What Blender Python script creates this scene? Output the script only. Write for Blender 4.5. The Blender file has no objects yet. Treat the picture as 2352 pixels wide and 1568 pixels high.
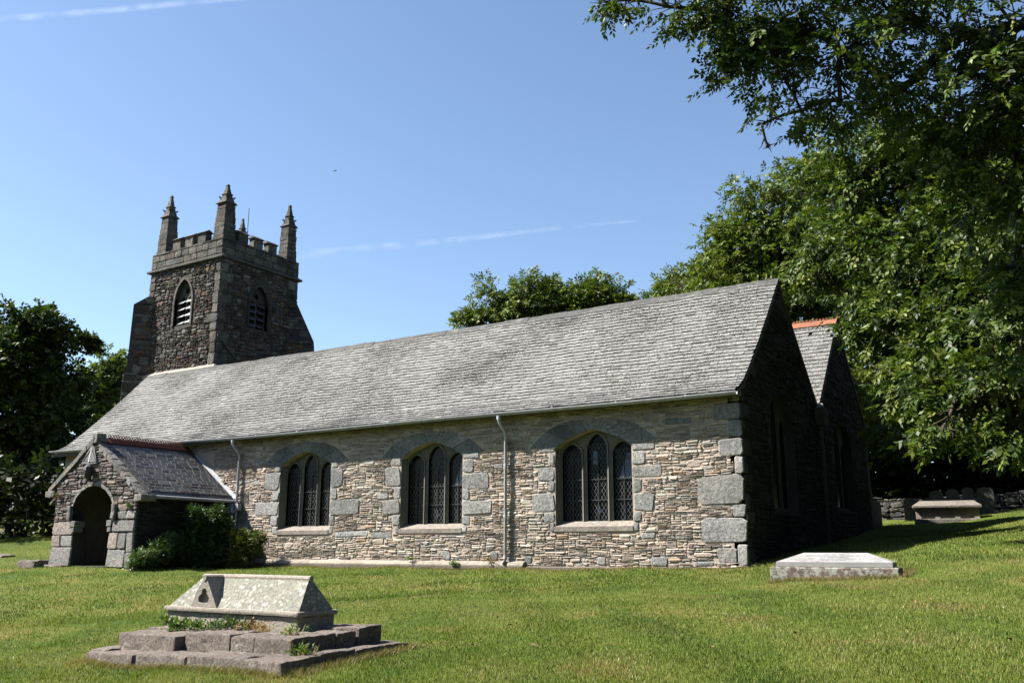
import bpy, bmesh, math, random
import numpy as np
from mathutils import Vector, Matrix, noise
from mathutils.geometry import tessellate_polygon
R = math.radians
rng = np.random.default_rng(7); random.seed(7)
S = bpy.context.scene
col = S.collection
# ------------------------------------------------------------------ camera
cam = bpy.data.cameras.new('camera'); co = bpy.data.objects.new('camera', cam); col.objects.link(co)
yaw, pit, rol = R(32.8), R(12.72), R(.08)
F = Vector((-math.sin(yaw)*math.cos(pit), math.cos(yaw)*math.cos(pit), math.sin(pit)))
Rt = Vector((math.cos(yaw), math.sin(yaw), 0)); U = Rt.cross(F)
R2 = Rt*math.cos(rol)+U*math.sin(rol); U2 = U*math.cos(rol)-Rt*math.sin(rol)
m = Matrix((R2, U2, -F)).transposed().to_4x4(); m.translation = Vector((7.10, -20.84, .378))
co.matrix_world = m
cam.sensor_width = 36; cam.lens = 36*2120.8/2352; cam.clip_end = 12000; cam.clip_start = .1
S.camera = co
# ------------------------------------------------------------------ light
SUN = Vector((.82, .46, -1.0)).normalized()       # direction the light travels
w = bpy.data.worlds.new('World'); S.world = w; w.use_nodes = True
nt = w.node_tree; bg = nt.nodes['Background']
sky = nt.nodes.new('ShaderNodeTexSky'); sky.sky_type = 'NISHITA'; sky.sun_disc = False
sky.sun_elevation = math.asin(-SUN.z); sky.sun_rotation = math.atan2(-SUN.x, -SUN.y)
sky.altitude = 50; sky.air_density = 1.0; sky.dust_density = .45; sky.ozone_density = 2.2
nt.links.new(sky.outputs[0], bg.inputs[0]); bg.inputs[1].default_value = .052
sl = bpy.data.lights.new('sun', 'SUN'); sl.energy = 5.0; sl.angle = R(.5); sl.color = (1, .95, .87)
so = bpy.data.objects.new('sun', sl); col.objects.link(so)
so.rotation_euler = SUN.to_track_quat('-Z', 'Y').to_euler(); so.location = (0, 0, 60)
S.view_settings.view_transform = 'Standard'; S.view_settings.look = 'None'
S.view_settings.exposure = 2.0; S.view_settings.gamma = 1
# ------------------------------------------------------------------ materials
def mat(name): 
    mt = bpy.data.materials.new(name); mt.use_nodes = True
    return mt, mt.node_tree, mt.node_tree.nodes['Principled BSDF']
def N(t, typ, **kw):
    n = t.nodes.new(typ)
    for k, v in kw.items():
        if k.startswith('i_'):
            k = k[2:]; k = int(k) if k.isdigit() else k
            n.inputs[k].default_value = v
        else: setattr(n, k, v)
    return n
def ramp(t, src, stops):
    r = N(t, 'ShaderNodeValToRGB'); e = r.color_ramp.elements
    e[0].position, e[0].color = stops[0][0], (*stops[0][1], 1)
    e[1].position, e[1].color = stops[-1][0], (*stops[-1][1], 1)
    for p, c in stops[1:-1]:
        q = e.new(p); q.color = (*c, 1)
    t.links.new(src, r.inputs[0]); return r
def mix(t, a, b, f, mode='MIX'):
    n = N(t, 'ShaderNodeMix', data_type='RGBA', blend_type=mode)
    for i, v in ((6, a), (7, b), (0, f)):
        if hasattr(v, 'is_output'): t.links.new(v, n.inputs[i])
        elif i == 0: n.inputs[0].default_value = v
        else: n.inputs[i].default_value = (*v, 1)
    return n.outputs[2]
def tex(t, kind, scale, detail=4, rough=.6, vec=None, **kw):
    n = N(t, 'ShaderNodeTexNoise' if kind == 'n' else 'ShaderNodeTexVoronoi', **kw)
    n.inputs['Scale'].default_value = scale
    if kind == 'n': n.inputs['Detail'].default_value = detail; n.inputs['Roughness'].default_value = rough
    if vec is None:
        g = N(t, 'ShaderNodeNewGeometry'); vec = g.outputs['Position']
    t.links.new(vec, n.inputs['Vector']); return n
def objco(t, sc=(1, 1, 1)):
    g = N(t, 'ShaderNodeTexCoord'); mp = N(t, 'ShaderNodeMapping'); mp.inputs['Scale'].default_value = sc
    t.links.new(g.outputs['Object'], mp.inputs[0]); return mp.outputs[0]
def bump(t, bsdf, h, dist, st=1):
    b = N(t, 'ShaderNodeBump'); b.inputs['Distance'].default_value = dist; b.inputs['Strength'].default_value = st
    t.links.new(h, b.inputs['Height']); t.links.new(b.outputs[0], bsdf.inputs['Normal'])
ALB = .50
def stone_mat(name, base=None, speck=(.7, 1.3), sc=22, lich=None, lf=.5, lsc=3, rough=.9, bd=.012, dirt=None, spots=None, alb=1., blk=False):
    """stone: face colour attribute (or a base colour) x noise, optional lichen patches"""
    mt, t, b = mat(name); b.inputs['Roughness'].default_value = rough; b.inputs['Specular IOR Level'].default_value = .2
    if base is None: c = N(t, 'ShaderNodeAttribute', attribute_name='Col').outputs['Color']
    else: c = base
    n1 = tex(t, 'n', sc, 6, .75); r1 = ramp(t, n1.outputs[0], [(.3, (speck[0],)*3), (.7, (speck[1],)*3)])
    c = mix(t, c, r1.outputs[0], 1, 'MULTIPLY')
    if dirt:
        n3 = tex(t, 'n', dirt[1], 5, .6); r3 = ramp(t, n3.outputs[0], [(.45, (0, 0, 0)), (.65, (1, 1, 1))])
        c = mix(t, c, dirt[0], r3.outputs[0])
    if blk:   # dark moss specks that thicken in broad patches
        n5 = tex(t, 'n', 26, 3, .6); n6 = tex(t, 'n', .45, 3, .6); ad = N(t, 'ShaderNodeMath', operation='MULTIPLY_ADD'); t.links.new(n6.outputs[0], ad.inputs[0]); ad.inputs[1].default_value = .55; t.links.new(n5.outputs[0], ad.inputs[2])
        c = mix(t, c, (.045, .045, .042), ramp(t, ad.outputs[0], [(.79, (0, 0, 0)), (.88, (1, 1, 1))]).outputs[0])
    if lich:
        n2 = tex(t, 'n', lsc, 8, .72); r2 = ramp(t, n2.outputs[0], [(lf, (0, 0, 0)), (lf+.08, (1, 1, 1))])
        c = mix(t, c, lich, r2.outputs[0])
    if spots:
        v = tex(t, 'v', spots[1], vec=None); wn = r4 = ramp(t, v.outputs['Distance'], [(spots[2], (1, 1, 1)), (spots[2]+.1, (0, 0, 0))])
        v2 = tex(t, 'n', spots[1]*.35, 2, .5); r5 = ramp(t, v2.outputs[0], [(.42, (0, 0, 0)), (.55, (1, 1, 1))])
        f = mix(t, r4.outputs[0], r5.outputs[0], 1, 'MULTIPLY')
        c = mix(t, c, spots[0], f)
    n8 = tex(t, 'n', .9, 5, .65); c = mix(t, c, ramp(t, n8.outputs[0], [(.3, (.74, .74, .72)), (.5, (1, 1, 1)), (.7, (1.16, 1.14, 1.1))]).outputs[0], 1, 'MULTIPLY')
    k = ALB*alb; c = mix(t, c, (k, k, k), 1, 'MULTIPLY')
    t.links.new(c, b.inputs['Base Color'])
    bump(t, b, n1.outputs[0], bd)
    return mt
M_rub = stone_mat('rubble_stone', None, (.6, 1.4), 25, lich=(.52, .50, .44), lf=.63, lsc=9, bd=.02, alb=1.3)
M_mort = stone_mat('lime_mortar', (.48, .39, .32), (.75, 1.25), 18, bd=.02, alb=1.25)
M_gran = stone_mat('granite_block', None, (.35, 1.6), 15, lich=(.44, .43, .39), lf=.66, lsc=6, bd=.04, alb=1.3)
M_twr = stone_mat('tower_rubble', None, (.4, 1.6), 12, lich=(.42, .41, .38), lf=.63, lsc=6.5, bd=.05)
M_twrm = stone_mat('tower_mortar', (.075, .068, .062), (.7, 1.3), 12, bd=.02)
M_twrg = stone_mat('tower_granite', None, (.4, 1.6), 9, lich=(.15, .115, .05), lf=.57, lsc=2.6, bd=.06, dirt=((.05, .05, .045), 2.2))
M_slate = stone_mat('roof_slate', None, (.5, 1.5), 16, lich=(.32, .32, .30), lf=.60, lsc=10, rough=.85, bd=.006, blk=True)
M_slate2 = stone_mat('porch_slate', None, (.7, 1.3), 20, lich=(.19, .185, .17), lf=.6, lsc=4, rough=.6, bd=.006)
M_ridge = stone_mat('ridge_tile', (.11, .11, .108), (.6, 1.4), 14, lich=(.2, .2, .18), lf=.55, lsc=3)
M_terra = stone_mat('terracotta', (.36, .145, .085), (.7, 1.3), 12, lich=(.42, .3, .2), lf=.58, lsc=8)
M_terra2 = stone_mat('dark_terracotta', (.16, .05, .035), (.7, 1.3), 12)
M_tomb = stone_mat('tomb_granite', (.42, .375, .325), (.5, 1.5), 34, lich=(.34, .34, .27), lf=.54, lsc=5, bd=.018)
M_tomb2 = stone_mat('lichen_granite', (.28, .28, .235), (.5, 1.5), 26, lich=(.47, .43, .38), lf=.54, lsc=11, bd=.02, spots=((.60, .56, .50), 15, .30))
M_lid = stone_mat('lid_granite', (.27, .24, .215), (.5, 1.5), 20, bd=.02)
M_step = stone_mat('step_granite', (.27, .225, .195), (.3, 1.7), 26, lich=(.44, .43, .38), lf=.57, lsc=9, bd=.05)
M_slab = stone_mat('pale_ledger', (.42, .415, .42), (.75, 1.25), 30, lich=(.40, .38, .34), lf=.56, lsc=4, bd=.002, dirt=((.24, .23, .22), 1.3))
M_slabe = stone_mat('ledger_edge', (.46, .45, .44), (.6, 1.4), 70, bd=.006)
M_slabb = stone_mat('ledger_base_stone', (.20, .15, .13), (.6, 1.4), 30, lich=(.50, .50, .44), lf=.46, lsc=9, bd=.012)
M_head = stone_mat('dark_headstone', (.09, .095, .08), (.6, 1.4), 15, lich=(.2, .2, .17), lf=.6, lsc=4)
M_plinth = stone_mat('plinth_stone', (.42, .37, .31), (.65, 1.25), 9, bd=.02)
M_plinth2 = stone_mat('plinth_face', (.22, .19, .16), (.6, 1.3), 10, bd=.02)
M_trac = stone_mat('tracery_granite', (.22, .21, .18), (.7, 1.25), 40, lich=(.2, .19, .1), lf=.6, lsc=3, bd=.006)
M_sill = stone_mat('sill_stone', (.31, .275, .24), (.55, 1.4), 14, lich=(.40, .38, .33), lf=.58, lsc=7, bd=.015)
M_shaded = stone_mat('shade_toned_rubble', None, (.5, 1.5), 10, bd=.03, alb=.55)  # east-facing stone, its shade put into the colour
def plain(name, c, rough=.6, spec=.4, metal=0, nsc=None):
    mt, t, b = mat(name)
    b.inputs['Base Color'].default_value = (*c, 1); b.inputs['Roughness'].default_value = rough
    b.inputs['Specular IOR Level'].default_value = spec; b.inputs['Metallic'].default_value = metal
    n = tex(t, 'n', nsc or 8, 5, .7); r = ramp(t, n.outputs[0], [(.3, tuple(x*.43 for x in c)), (.7, tuple(x*.70 for x in c))])
    t.links.new(r.outputs[0], b.inputs['Base Color'])
    return mt
M_gut = plain('grey_painted_iron', (.40, .40, .42), .5, .4)
M_pipe = plain('pale_grey_pipe', (.48, .50, .54), .45, .4)
M_iron = plain('dark_iron', (.03, .03, .03), .5)
M_wire = plain('lattice_lead', (.15, .15, .145), .5)
M_wood = plain('old_oak', (.06, .04, .025), .7)
M_glass = plain('dark_leaded_glass', (.006, .008, .01), .25, .12, 0, 3)
M_reflect = plain('painted_reflection', (.12, .18, .27), .1, .5, 0, 3)  # bluish reflection painted as a colour of its own
M_louv = plain('sunlit_louvre', (.42, .44, .42), .6, .3)  # sun put into the louvre tone; the gutter end shares it
M_inner = plain('limewashed_interior', (.24, .20, .14), .9, .1)
M_lead = plain('lead_flashing', (.36, .37, .40), .5)
M_bark = stone_mat('bark', (.075, .06, .045), (.5, 1.4), 10, bd=.03)
M_barkg = stone_mat('grey_bark', (.13, .12, .1), (.6, 1.3), 10, bd=.02)
def leaf_mat(name, trans=.22, spec=.16, rough=.5):
    mt, t, b = mat(name)
    a = N(t, 'ShaderNodeAttribute', attribute_name='Col')
    t.links.new(a.outputs['Color'], b.inputs['Base Color'])
    b.inputs['Roughness'].default_value = rough; b.inputs['Specular IOR Level'].default_value = spec
    tr = N(t, 'ShaderNodeBsdfTranslucent'); cc = mix(t, a.outputs['Color'], (1.3, 1.5, .6), 1, 'MULTIPLY'); t.links.new(cc, tr.inputs[0])
    ms = N(t, 'ShaderNodeMixShader'); ms.inputs[0].default_value = trans
    t.links.new(b.outputs[0], ms.inputs[1]); t.links.new(tr.outputs[0], ms.inputs[2])
    t.links.new(ms.outputs[0], t.nodes['Material Output'].inputs[0]); return mt
M_leaf = leaf_mat('leaf_green'); M_blade = leaf_mat('grass_blade', .25, .2, .6)
M_gloss = leaf_mat('glossy_leaf', .15, .22, .45)
# ground
M_ground, t, b = mat('mown_turf'); b.inputs['Roughness'].default_value = .95; b.inputs['Specular IOR Level'].default_value = .1
n1 = tex(t, 'n', .55, 6, .65); n2 = tex(t, 'n', 9, 6, .75); n3 = tex(t, 'n', .22, 4, .6); n4 = tex(t, 'n', 60, 3, .7)
c = ramp(t, n1.outputs[0], [(.35, (.036, .06, .009)), (.52, (.06, .082, .013)), (.68, (.11, .095, .03))]).outputs[0]
c2 = ramp(t, n2.outputs[0], [(.3, (.6, .62, .5)), (.55, (1.05, 1.05, 1)), (.75, (1.5, 1.35, 1.2))]).outputs[0]
c = mix(t, c, c2, 1, 'MULTIPLY')
c4 = ramp(t, n4.outputs[0], [(.35, (.6, .6, .6)), (.65, (1.4, 1.4, 1.4))]).outputs[0]
c = mix(t, c, c4, 1, 'MULTIPLY')
c = mix(t, c, (.14, .105, .04), ramp(t, n3.outputs[0], [(.56, (0, 0, 0)), (.72, (.7, .7, .7))]).outputs[0])
t.links.new(c, b.inputs['Base Color']); bump(t, b, n4.outputs[0], .02)
# contrail
M_con, t, b = mat('contrail_vapour')
df = N(t, 'ShaderNodeBsdfDiffuse'); df.inputs[0].default_value = (.95, .95, 1, 1); tp = N(t, 'ShaderNodeBsdfTransparent')
nz = tex(t, 'n', .008, 4, .6); gg = N(t, 'ShaderNodeNewGeometry'); vd = N(t, 'ShaderNodeVectorMath', operation='DOT_PRODUCT'); t.links.new(gg.outputs['Normal'], vd.inputs[0]); t.links.new(gg.outputs['Incoming'], vd.inputs[1]); ab = N(t, 'ShaderNodeMath', operation='ABSOLUTE'); t.links.new(vd.outputs['Value'], ab.inputs[0]); mm = N(t, 'ShaderNodeMath', operation='POWER'); t.links.new(ab.outputs[0], mm.inputs[0]); mm.inputs[1].default_value = 1.5
m2 = N(t, 'ShaderNodeMath', operation='MULTIPLY'); t.links.new(mm.outputs[0], m2.inputs[0]); t.links.new(ramp(t, nz.outputs[0], [(.38, (.0,)*3), (.72, (.07,)*3)]).outputs[0], m2.inputs[1])
tl = N(t, 'ShaderNodeBsdfTranslucent'); tl.inputs[0].default_value = (.95, .95, 1, 1); m5 = N(t, 'ShaderNodeMixShader'); t.links.new(df.outputs[0], m5.inputs[1]); t.links.new(tl.outputs[0], m5.inputs[2])
ms = N(t, 'ShaderNodeMixShader'); t.links.new(m2.outputs[0], ms.inputs[0]); t.links.new(tp.outputs[0], ms.inputs[1]); t.links.new(m5.outputs[0], ms.inputs[2])
t.links.new(ms.outputs[0], t.nodes['Material Output'].inputs[0])
# ------------------------------------------------------------------ builders
def tag(o, label=None, cat=None, group=None, kind=None):
    if label: o['label'] = label
    if cat: o['category'] = cat
    if group: o['group'] = group
    if kind: o['kind'] = kind
    return o
def empty(name, loc=(0, 0, 0)):
    o = bpy.data.objects.new(name, None); col.objects.link(o); o.location = loc; o.empty_display_size = .3; return o
def link(name, me, mt, parent=None):
    if mt: me.materials.append(mt)
    o = bpy.data.objects.new(name, me); col.objects.link(o)
    if parent is not None:
        o.parent = parent
        p = parent; off = Vector((0, 0, 0))
        while p is not None: off += p.location; p = p.parent
        o.location = -off
    return o
def np_mesh(name, V, Q, C=None):
    """V (n,3), Q (m,4) quads, C (m,3) face colours"""
    V = np.asarray(V, np.float32).reshape(-1, 3); Q = np.asarray(Q, np.int32).reshape(-1, 4)
    me = bpy.data.meshes.new(name); me.vertices.add(len(V)); me.vertices.foreach_set('co', V.ravel())
    me.loops.add(Q.size); me.loops.foreach_set('vertex_index', Q.ravel())
    me.polygons.add(len(Q)); me.polygons.foreach_set('loop_start', np.arange(0, Q.size, 4, dtype=np.int32))
    me.update(calc_edges=True); me.polygons.foreach_set('use_smooth', [False]*len(me.polygons))
    if C is not None:
        a = me.attributes.new('Col', 'FLOAT_COLOR', 'FACE'); C = np.asarray(C, np.float32).reshape(-1, 3)
        a.data.foreach_set('color', np.concatenate([C, np.ones((len(C), 1), np.float32)], 1).ravel())
    return me
class MB:
    def __init__(s): s.v = []; s.f = []; s.c = []
    def add(s, vs, fs, c=None):
        o = len(s.v); s.v += [tuple(v) for v in vs]; s.f += [tuple(i+o for i in f) for f in fs]; s.c += [c]*len(fs)
    def box(s, a, b, c=None):
        x0, y0, z0 = a; x1, y1, z1 = b
        s.hexa([(x0, y0, z0), (x1, y0, z0), (x1, y1, z0), (x0, y1, z0), (x0, y0, z1), (x1, y0, z1), (x1, y1, z1), (x0, y1, z1)], c)
    def hexa(s, p, c=None): s.add(p, [(3, 2, 1, 0), (4, 5, 6, 7), (0, 1, 5, 4), (1, 2, 6, 5), (2, 3, 7, 6), (3, 0, 4, 7)], c)
    def prism(s, poly, axis, a0, a1, c=None):
        n = len(poly)
        def P(p, d): return {'x': (d, p[0], p[1]), 'y': (p[0], d, p[1]), 'z': (p[0], p[1], d)}[axis]
        s.add([P(p, a0) for p in poly]+[P(p, a1) for p in poly], [tuple(range(n))[::-1], tuple(range(n, 2*n))]+[(i, (i+1) % n, n+(i+1) % n, n+i) for i in range(n)], c)
    def tube(s, pts, rad, n=7, c=None, cap=True):
        pts = [Vector(p) for p in pts]; k = len(pts); rad = rad if isinstance(rad, (list, tuple)) else [rad]*k
        vs = []; up = Vector((.13, .21, 1)).normalized()
        for i, p in enumerate(pts):
            d = (pts[min(i+1, k-1)]-pts[max(i-1, 0)]).normalized()
            a = d.cross(up); a = a if a.length > .05 else d.cross(Vector((1, 0, 0))); a.normalize(); b_ = d.cross(a)
            for j in range(n):
                q = 2*math.pi*j/n; vs.append(p+(a*math.cos(q)+b_*math.sin(q))*rad[i])
        fs = [(i*n+j, i*n+(j+1) % n, (i+1)*n+(j+1) % n, (i+1)*n+j) for i in range(k-1) for j in range(n)]
        if cap: fs += [tuple(range(n))[::-1], tuple(range((k-1)*n, k*n))]
        s.add(vs, fs, c)
    def plate(s, outer, holes, y0, y1, c=None, axis='y'):
        """slab in the plane, with holes; front y0, back y1"""
        loops = [outer]+holes; tri = tessellate_polygon([[Vector((p[0], p[1], 0)) for p in l] for l in loops])
        pts = [p for l in loops for p in l]; n = len(pts)
        def P(p, d): return (p[0], d, p[1]) if axis == 'y' else (d, p[0], p[1])
        vs = [P(p, y0) for p in pts]+[P(p, y1) for p in pts]
        fs = [tuple(t_) for t_ in tri]+[tuple(i+n for i in t_)[::-1] for t_ in tri]
        o = 0
        for l in loops:
            k = len(l); fs += [(o+i, o+(i+1) % k, n+o+(i+1) % k, n+o+i) for i in range(k)]; o += k
        s.add(vs, fs, c)
    def build(s, name, mt, parent=None, smooth=False, fix=True):
        me = bpy.data.meshes.new(name); me.from_pydata(s.v, [], s.f)
        if any(c is not None for c in s.c):
            a = me.attributes.new('Col', 'FLOAT_COLOR', 'FACE')
            a.data.foreach_set('color', np.array([(*(c or (.2, .2, .2)), 1) for c in s.c], np.float32).ravel())
        if fix:
            bm = bmesh.new(); bm.from_mesh(me); bmesh.ops.recalc_face_normals(bm, faces=bm.faces); bm.to_mesh(me); bm.free()
        if smooth: me.polygons.foreach_set('use_smooth', [True]*len(me.polygons))
        me.update(); return link(name, me, mt, parent)
def arch(cx, hw, spring, apex, n=8, bottom=None, pointed=True):
    """opening outline: from bottom left up, over the head and down (list of (u,v))"""
    h = apex-spring; pts = [(cx-hw, bottom)] if bottom is not None else []
    if pointed:
        for i in range(n+1):
            q = i/n; pts.append((cx-hw+hw*(1-math.cos(q*math.pi/2))**.85*1.0, spring+h*(math.sin(q*math.pi/2)**1.0)*(.86+.14*q)))
        L = pts[-(n+1):]; pts += [(2*cx-p[0], p[1]) for p in L[:-1][::-1]]
    else:
        for i in range(2*n+1):
            a = math.pi-math.pi*i/(2*n); pts.append((cx+hw*math.cos(a), spring+h*math.sin(a)))
    if bottom is not None: pts.append((cx+hw, bottom))
    return pts
# ---- masonry
PAL = dict(
 south=[((.48, .40, .33), 7), ((.43, .36, .305), 6), ((.37, .34, .31), 4), ((.50, .445, .38), 2.5), ((.37, .27, .18), 1.2), ((.25, .225, .20), 2), ((.37, .355, .31), 2)],
 tower=[((.12, .105, .095), 6), ((.15, .095, .08), 5), ((.17, .16, .15), 4), ((.22, .21, .19), 2), ((.17, .11, .05), 1.5), ((.07, .062, .065), 4)],
 porch=[((.23, .19, .18), 5), ((.20, .15, .15), 5), ((.30, .28, .26), 4), ((.15, .135, .13), 3), ((.31, .25, .21), 2)],
 dark=[((.05, .048, .042), 5), ((.035, .033, .03), 5), ((.07, .068, .06), 3)],  # stone tones with the east side's shade put in
 gran=[((.29, .287, .28), 6), ((.25, .25, .247), 3), ((.32, .31, .295), 3)],
 grand=[((.155, .147, .135), 6), ((.12, .118, .115), 3), ((.185, .17, .15), 3), ((.13, .10, .085), 2)],
 granp=[((.26, .25, .24), 6), ((.22, .21, .205), 3), ((.29, .25, .22), 3)],
 slate=[((.275, .272, .264), 9), ((.29, .287, .278), 4), ((.255, .252, .246), 3), ((.17, .168, .165), .5), ((.28, .275, .265), 1)],
 slatep=[((.18, .18, .188), 6), ((.205, .20, .205), 4), ((.22, .21, .195), 3), ((.13, .11, .11), 2), ((.23, .22, .21), 1.5)])
def pick(pal, n, jit=.12):
    cs = np.array([c for c, w_ in PAL[pal]]); ws = np.array([w_ for c, w_ in PAL[pal]], float); ws /= ws.sum()
    return cs[rng.choice(len(cs), n, p=ws)]*(1+jit*rng.standard_normal((n, 1)))
def layout(u0, u1, v0, v1, lift=(.25, .45), chunk=(.4, 1.1), ch=(.04, .10), ln=(.14, .5)):
    out = []; v = v0
    while v < v1-.02:
        h = random.uniform(*lift); h = min(h, v1-v)
        if v1-v-h < .1: h = v1-v
        u = u0-random.uniform(0, .3)
        while u < u1:
            wd = random.uniform(*chunk); a = u; b_ = u+wd; y = v
            rh = random.uniform(ch[0], ch[1]*1.3)
            while y < v+h-.005:
                hh = min(max(ch[0]*.7, random.gauss(rh, rh*.3)), v+h-y)
                if v+h-y-hh < ch[0]*.6: hh = v+h-y
                x = a
                while x < b_-.01:
                    l = random.uniform(*ln)*(1+hh*2); l = min(l, b_-x)
                    if b_-x-l < ln[0]*.6: l = b_-x
                    out.append((max(x, u0), min(x+l, u1), y, y+hh)); x += l
                y += hh
            u += wd
        v += h
    return [r for r in out if r[1]-r[0] > .03]
def clip(rects, excl, keep=None, minw=.035):
    out = []
    for a, b_, c_, d in rects:
        ok = True
        for ex in excl:
            if ok and b_ > ex[0]+.002 and a < ex[1]-.002 and d > ex[2]+.002 and c_ < ex[3]-.002:
                ops = [(b_-ex[0], 'b'), (ex[1]-a, 'a'), (d-ex[2], 'd'), (ex[3]-c_, 'c')]
                k = min(ops)[1]
                if k == 'b': b_ = ex[0]
                elif k == 'a': a = ex[1]
                elif k == 'd': d = ex[2]
                else: c_ = ex[3]
                if b_-a < minw or d-c_ < .015: ok = False
        if ok and keep:
            lim = keep((a+b_)/2)
            if c_ > lim-.03: ok = False
            d = min(d, min(keep(a), keep(b_))+.02)
            if d-c_ < .02: ok = False
        if ok: out.append((a, b_, c_, d))
    return out
def stones(rects, gap, depth, pal, cut=.28, jit=.12, wave=.02, dj=.5, O=(0, 0, 0), Ud=(1, 0, 0), Vd=(0, 0, 1), Nd=(0, -1, 0), inset=.2, back=0., dome=.15):
    """carved stones on a wall plane: returns V,Q,C"""
    r = np.array(rects); n = len(r); w_ = (r[:, 1]-r[:, 0])-gap; h = (r[:, 3]-r[:, 2])-gap
    cx = (r[:, 0]+r[:, 1])/2; cy = (r[:, 2]+r[:, 3])/2
    w_ = np.maximum(w_, .02); h = np.maximum(h, .012)
    s = np.minimum(w_, h); k = cut*s
    X = np.stack([-w_/2+k, w_/2-k, w_/2, w_/2, w_/2-k, -w_/2+k, -w_/2, -w_/2], 1)
    Y = np.stack([-h/2, -h/2, -h/2+k, h/2-k, h/2, h/2, h/2-k, -h/2+k], 1)
    X += rng.uniform(-jit, jit, (n, 8))*s[:, None]; Y += rng.uniform(-jit, jit, (n, 8))*h[:, None]*.8
    D = depth*(1+dj*rng.uniform(-1, 1, n)); ins = np.minimum(inset*s, .02)
    fx = X-np.sign(X)*ins[:, None]; fy = Y-np.sign(Y)*ins[:, None]
    tiltx = rng.uniform(-.25, .25, n)*depth; tilty = rng.uniform(-.35, .35, n)*depth
    fd = D[:, None]+tiltx[:, None]*np.sign(X)+tilty[:, None]*np.sign(Y)+rng.uniform(-.15, .15, (n, 8))*depth
    uu = np.concatenate([X, fx, np.zeros((n, 1))], 1)+cx[:, None]; vv = np.concatenate([Y, fy, np.zeros((n, 1))], 1)+cy[:, None]
    dd = np.concatenate([np.full((n, 8), back), np.maximum(fd, .004), D[:, None]*(1+dome)], 1)
    vv = vv+wave*np.sin(uu*1.1+1.3)+wave*.6*np.sin(uu*2.7+vv*.7)
    O, Ud, Vd, Nd = map(np.array, (O, Ud, Vd, Nd))
    V = O+uu[..., None]*Ud+vv[..., None]*Vd+dd[..., None]*Nd
    q = [(i, (i+1) % 8, 8+(i+1) % 8, 8+i) for i in range(8)]+[(16, 8+2*i, 8+2*i+1, 8+(2*i+2) % 8) for i in range(4)]
    Q = np.array(q)[None]+17*np.arange(n)[:, None, None]
    C = np.repeat(pick(pal, n), 12, 0)
    return V.reshape(-1, 3), Q.reshape(-1, 4), C
def cat(parts):
    V, Q, C, o = [], [], [], 0
    for v, q, c in parts: V.append(v); Q.append(q+o); C.append(c); o += len(v)
    return np.concatenate(V), np.concatenate(Q), np.concatenate(C)
def stone_obj(name, parts, mt, parent):
    if not isinstance(parts, list): parts = [parts]
    return link(name, np_mesh(name, *cat(parts)), mt, parent)
def rough(mb, a, b, seg=.12, amp=.012, bev=.025, c=None, seed=0, shear=None):
    """a weathered block: bevelled, subdivided, noise-displaced box"""
    bm = bmesh.new(); bmesh.ops.create_cube(bm, size=1)
    for v in bm.verts: v.co = Vector([(a[i]+b[i])/2+v.co[i]*(b[i]-a[i]) for i in range(3)])
    bmesh.ops.bevel(bm, geom=bm.edges[:], offset=bev, segments=2, affect='EDGES', profile=.6)
    L = max(b[i]-a[i] for i in range(3))
    for it in range(6):
        es = [e for e in bm.edges if e.calc_length() > seg*1.5]
        if not es: break
        bmesh.ops.subdivide_edges(bm, edges=es, cuts=1, use_grid_fill=True)
    for v in bm.verts:
        p = v.co*4+Vector((seed*3.1, seed, 0)); q = noise.noise_vector(p); q2 = noise.noise_vector(v.co*17+Vector((seed, 0, 5)))
        v.co += q*amp+q2*amp*.5
        if shear: v.co = Vector(shear(v.co))
    bm.verts.index_update(); mb.add([v.co for v in bm.verts], [[v.index for v in f.verts] for f in bm.faces], c); bm.free()
# ------------------------------------------------------------------ terrain
GP = np.array([(7, -21, -1.22), (0, -17, -1.2), (14, -21, -1.1), (-6, -18, -1.32), (-.7, -13.3, -.95), (-4.8, -13, -1.07), (-2.5, -11.2, -.86), (-10, -13, -1.15), (4, -12, -.72),
 (10, -12, -.45), (-6.4, -.5, -.12), (0, -.3, -.02), (-12, -.5, -.13), (-17, -1, -.14), (-18, -4, -.15), (-22, -4, -.15), (-3, -5, -.42), (-10, -5, -.45), (-17, -8, -.5), (-24, -8, -.4), (2.7, -4, -.12),
 (0, 6, .5), (0, 14.5, 1.2), (3, 10, .93), (2.8, 14.3, 1.25), (1, 14.5, 1.27), (4.6, 15, 1.72), (2, 17.8, 1.62), (0, 21.3, 1.65), (4, 22, 2.05), (6, 3, .85), (-25.5, -2.5, .25), (-28.5, -1.5, .6), (-26, 2, .6), (-30, -6, .4), (-14, 7, .2), (-28, 10, 1.2), (12, 8, 1.8),
 (14, 0, 1.), (14, -8, .2), (-20, 20, 2.6), (-36, 5, 1.6), (-34, -3, 1.2), (-40, -12, 1), (25, -20, -.3), (0, -35, -2), (30, 15, 3), (0, 50, 5), (-40, 40, 4), (-60, 10, 3), (-50, -30, 0), (40, -40, -1.5), (0, -80, -4), (60, 40, 5)], float)
def _rbf():
    P = GP[:, :2]; n = len(P); r = np.linalg.norm(P[:, None]-P[None], axis=2)
    A = np.zeros((n+3, n+3)); A[:n, :n] = r+np.eye(n)*-.15; A[:n, n] = 1; A[:n, n+1:] = P; A[n, :n] = 1; A[n+1:, :n] = P.T
    return np.linalg.solve(A, np.concatenate([GP[:, 2], [0, 0, 0]]))
_W = _rbf()
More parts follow.
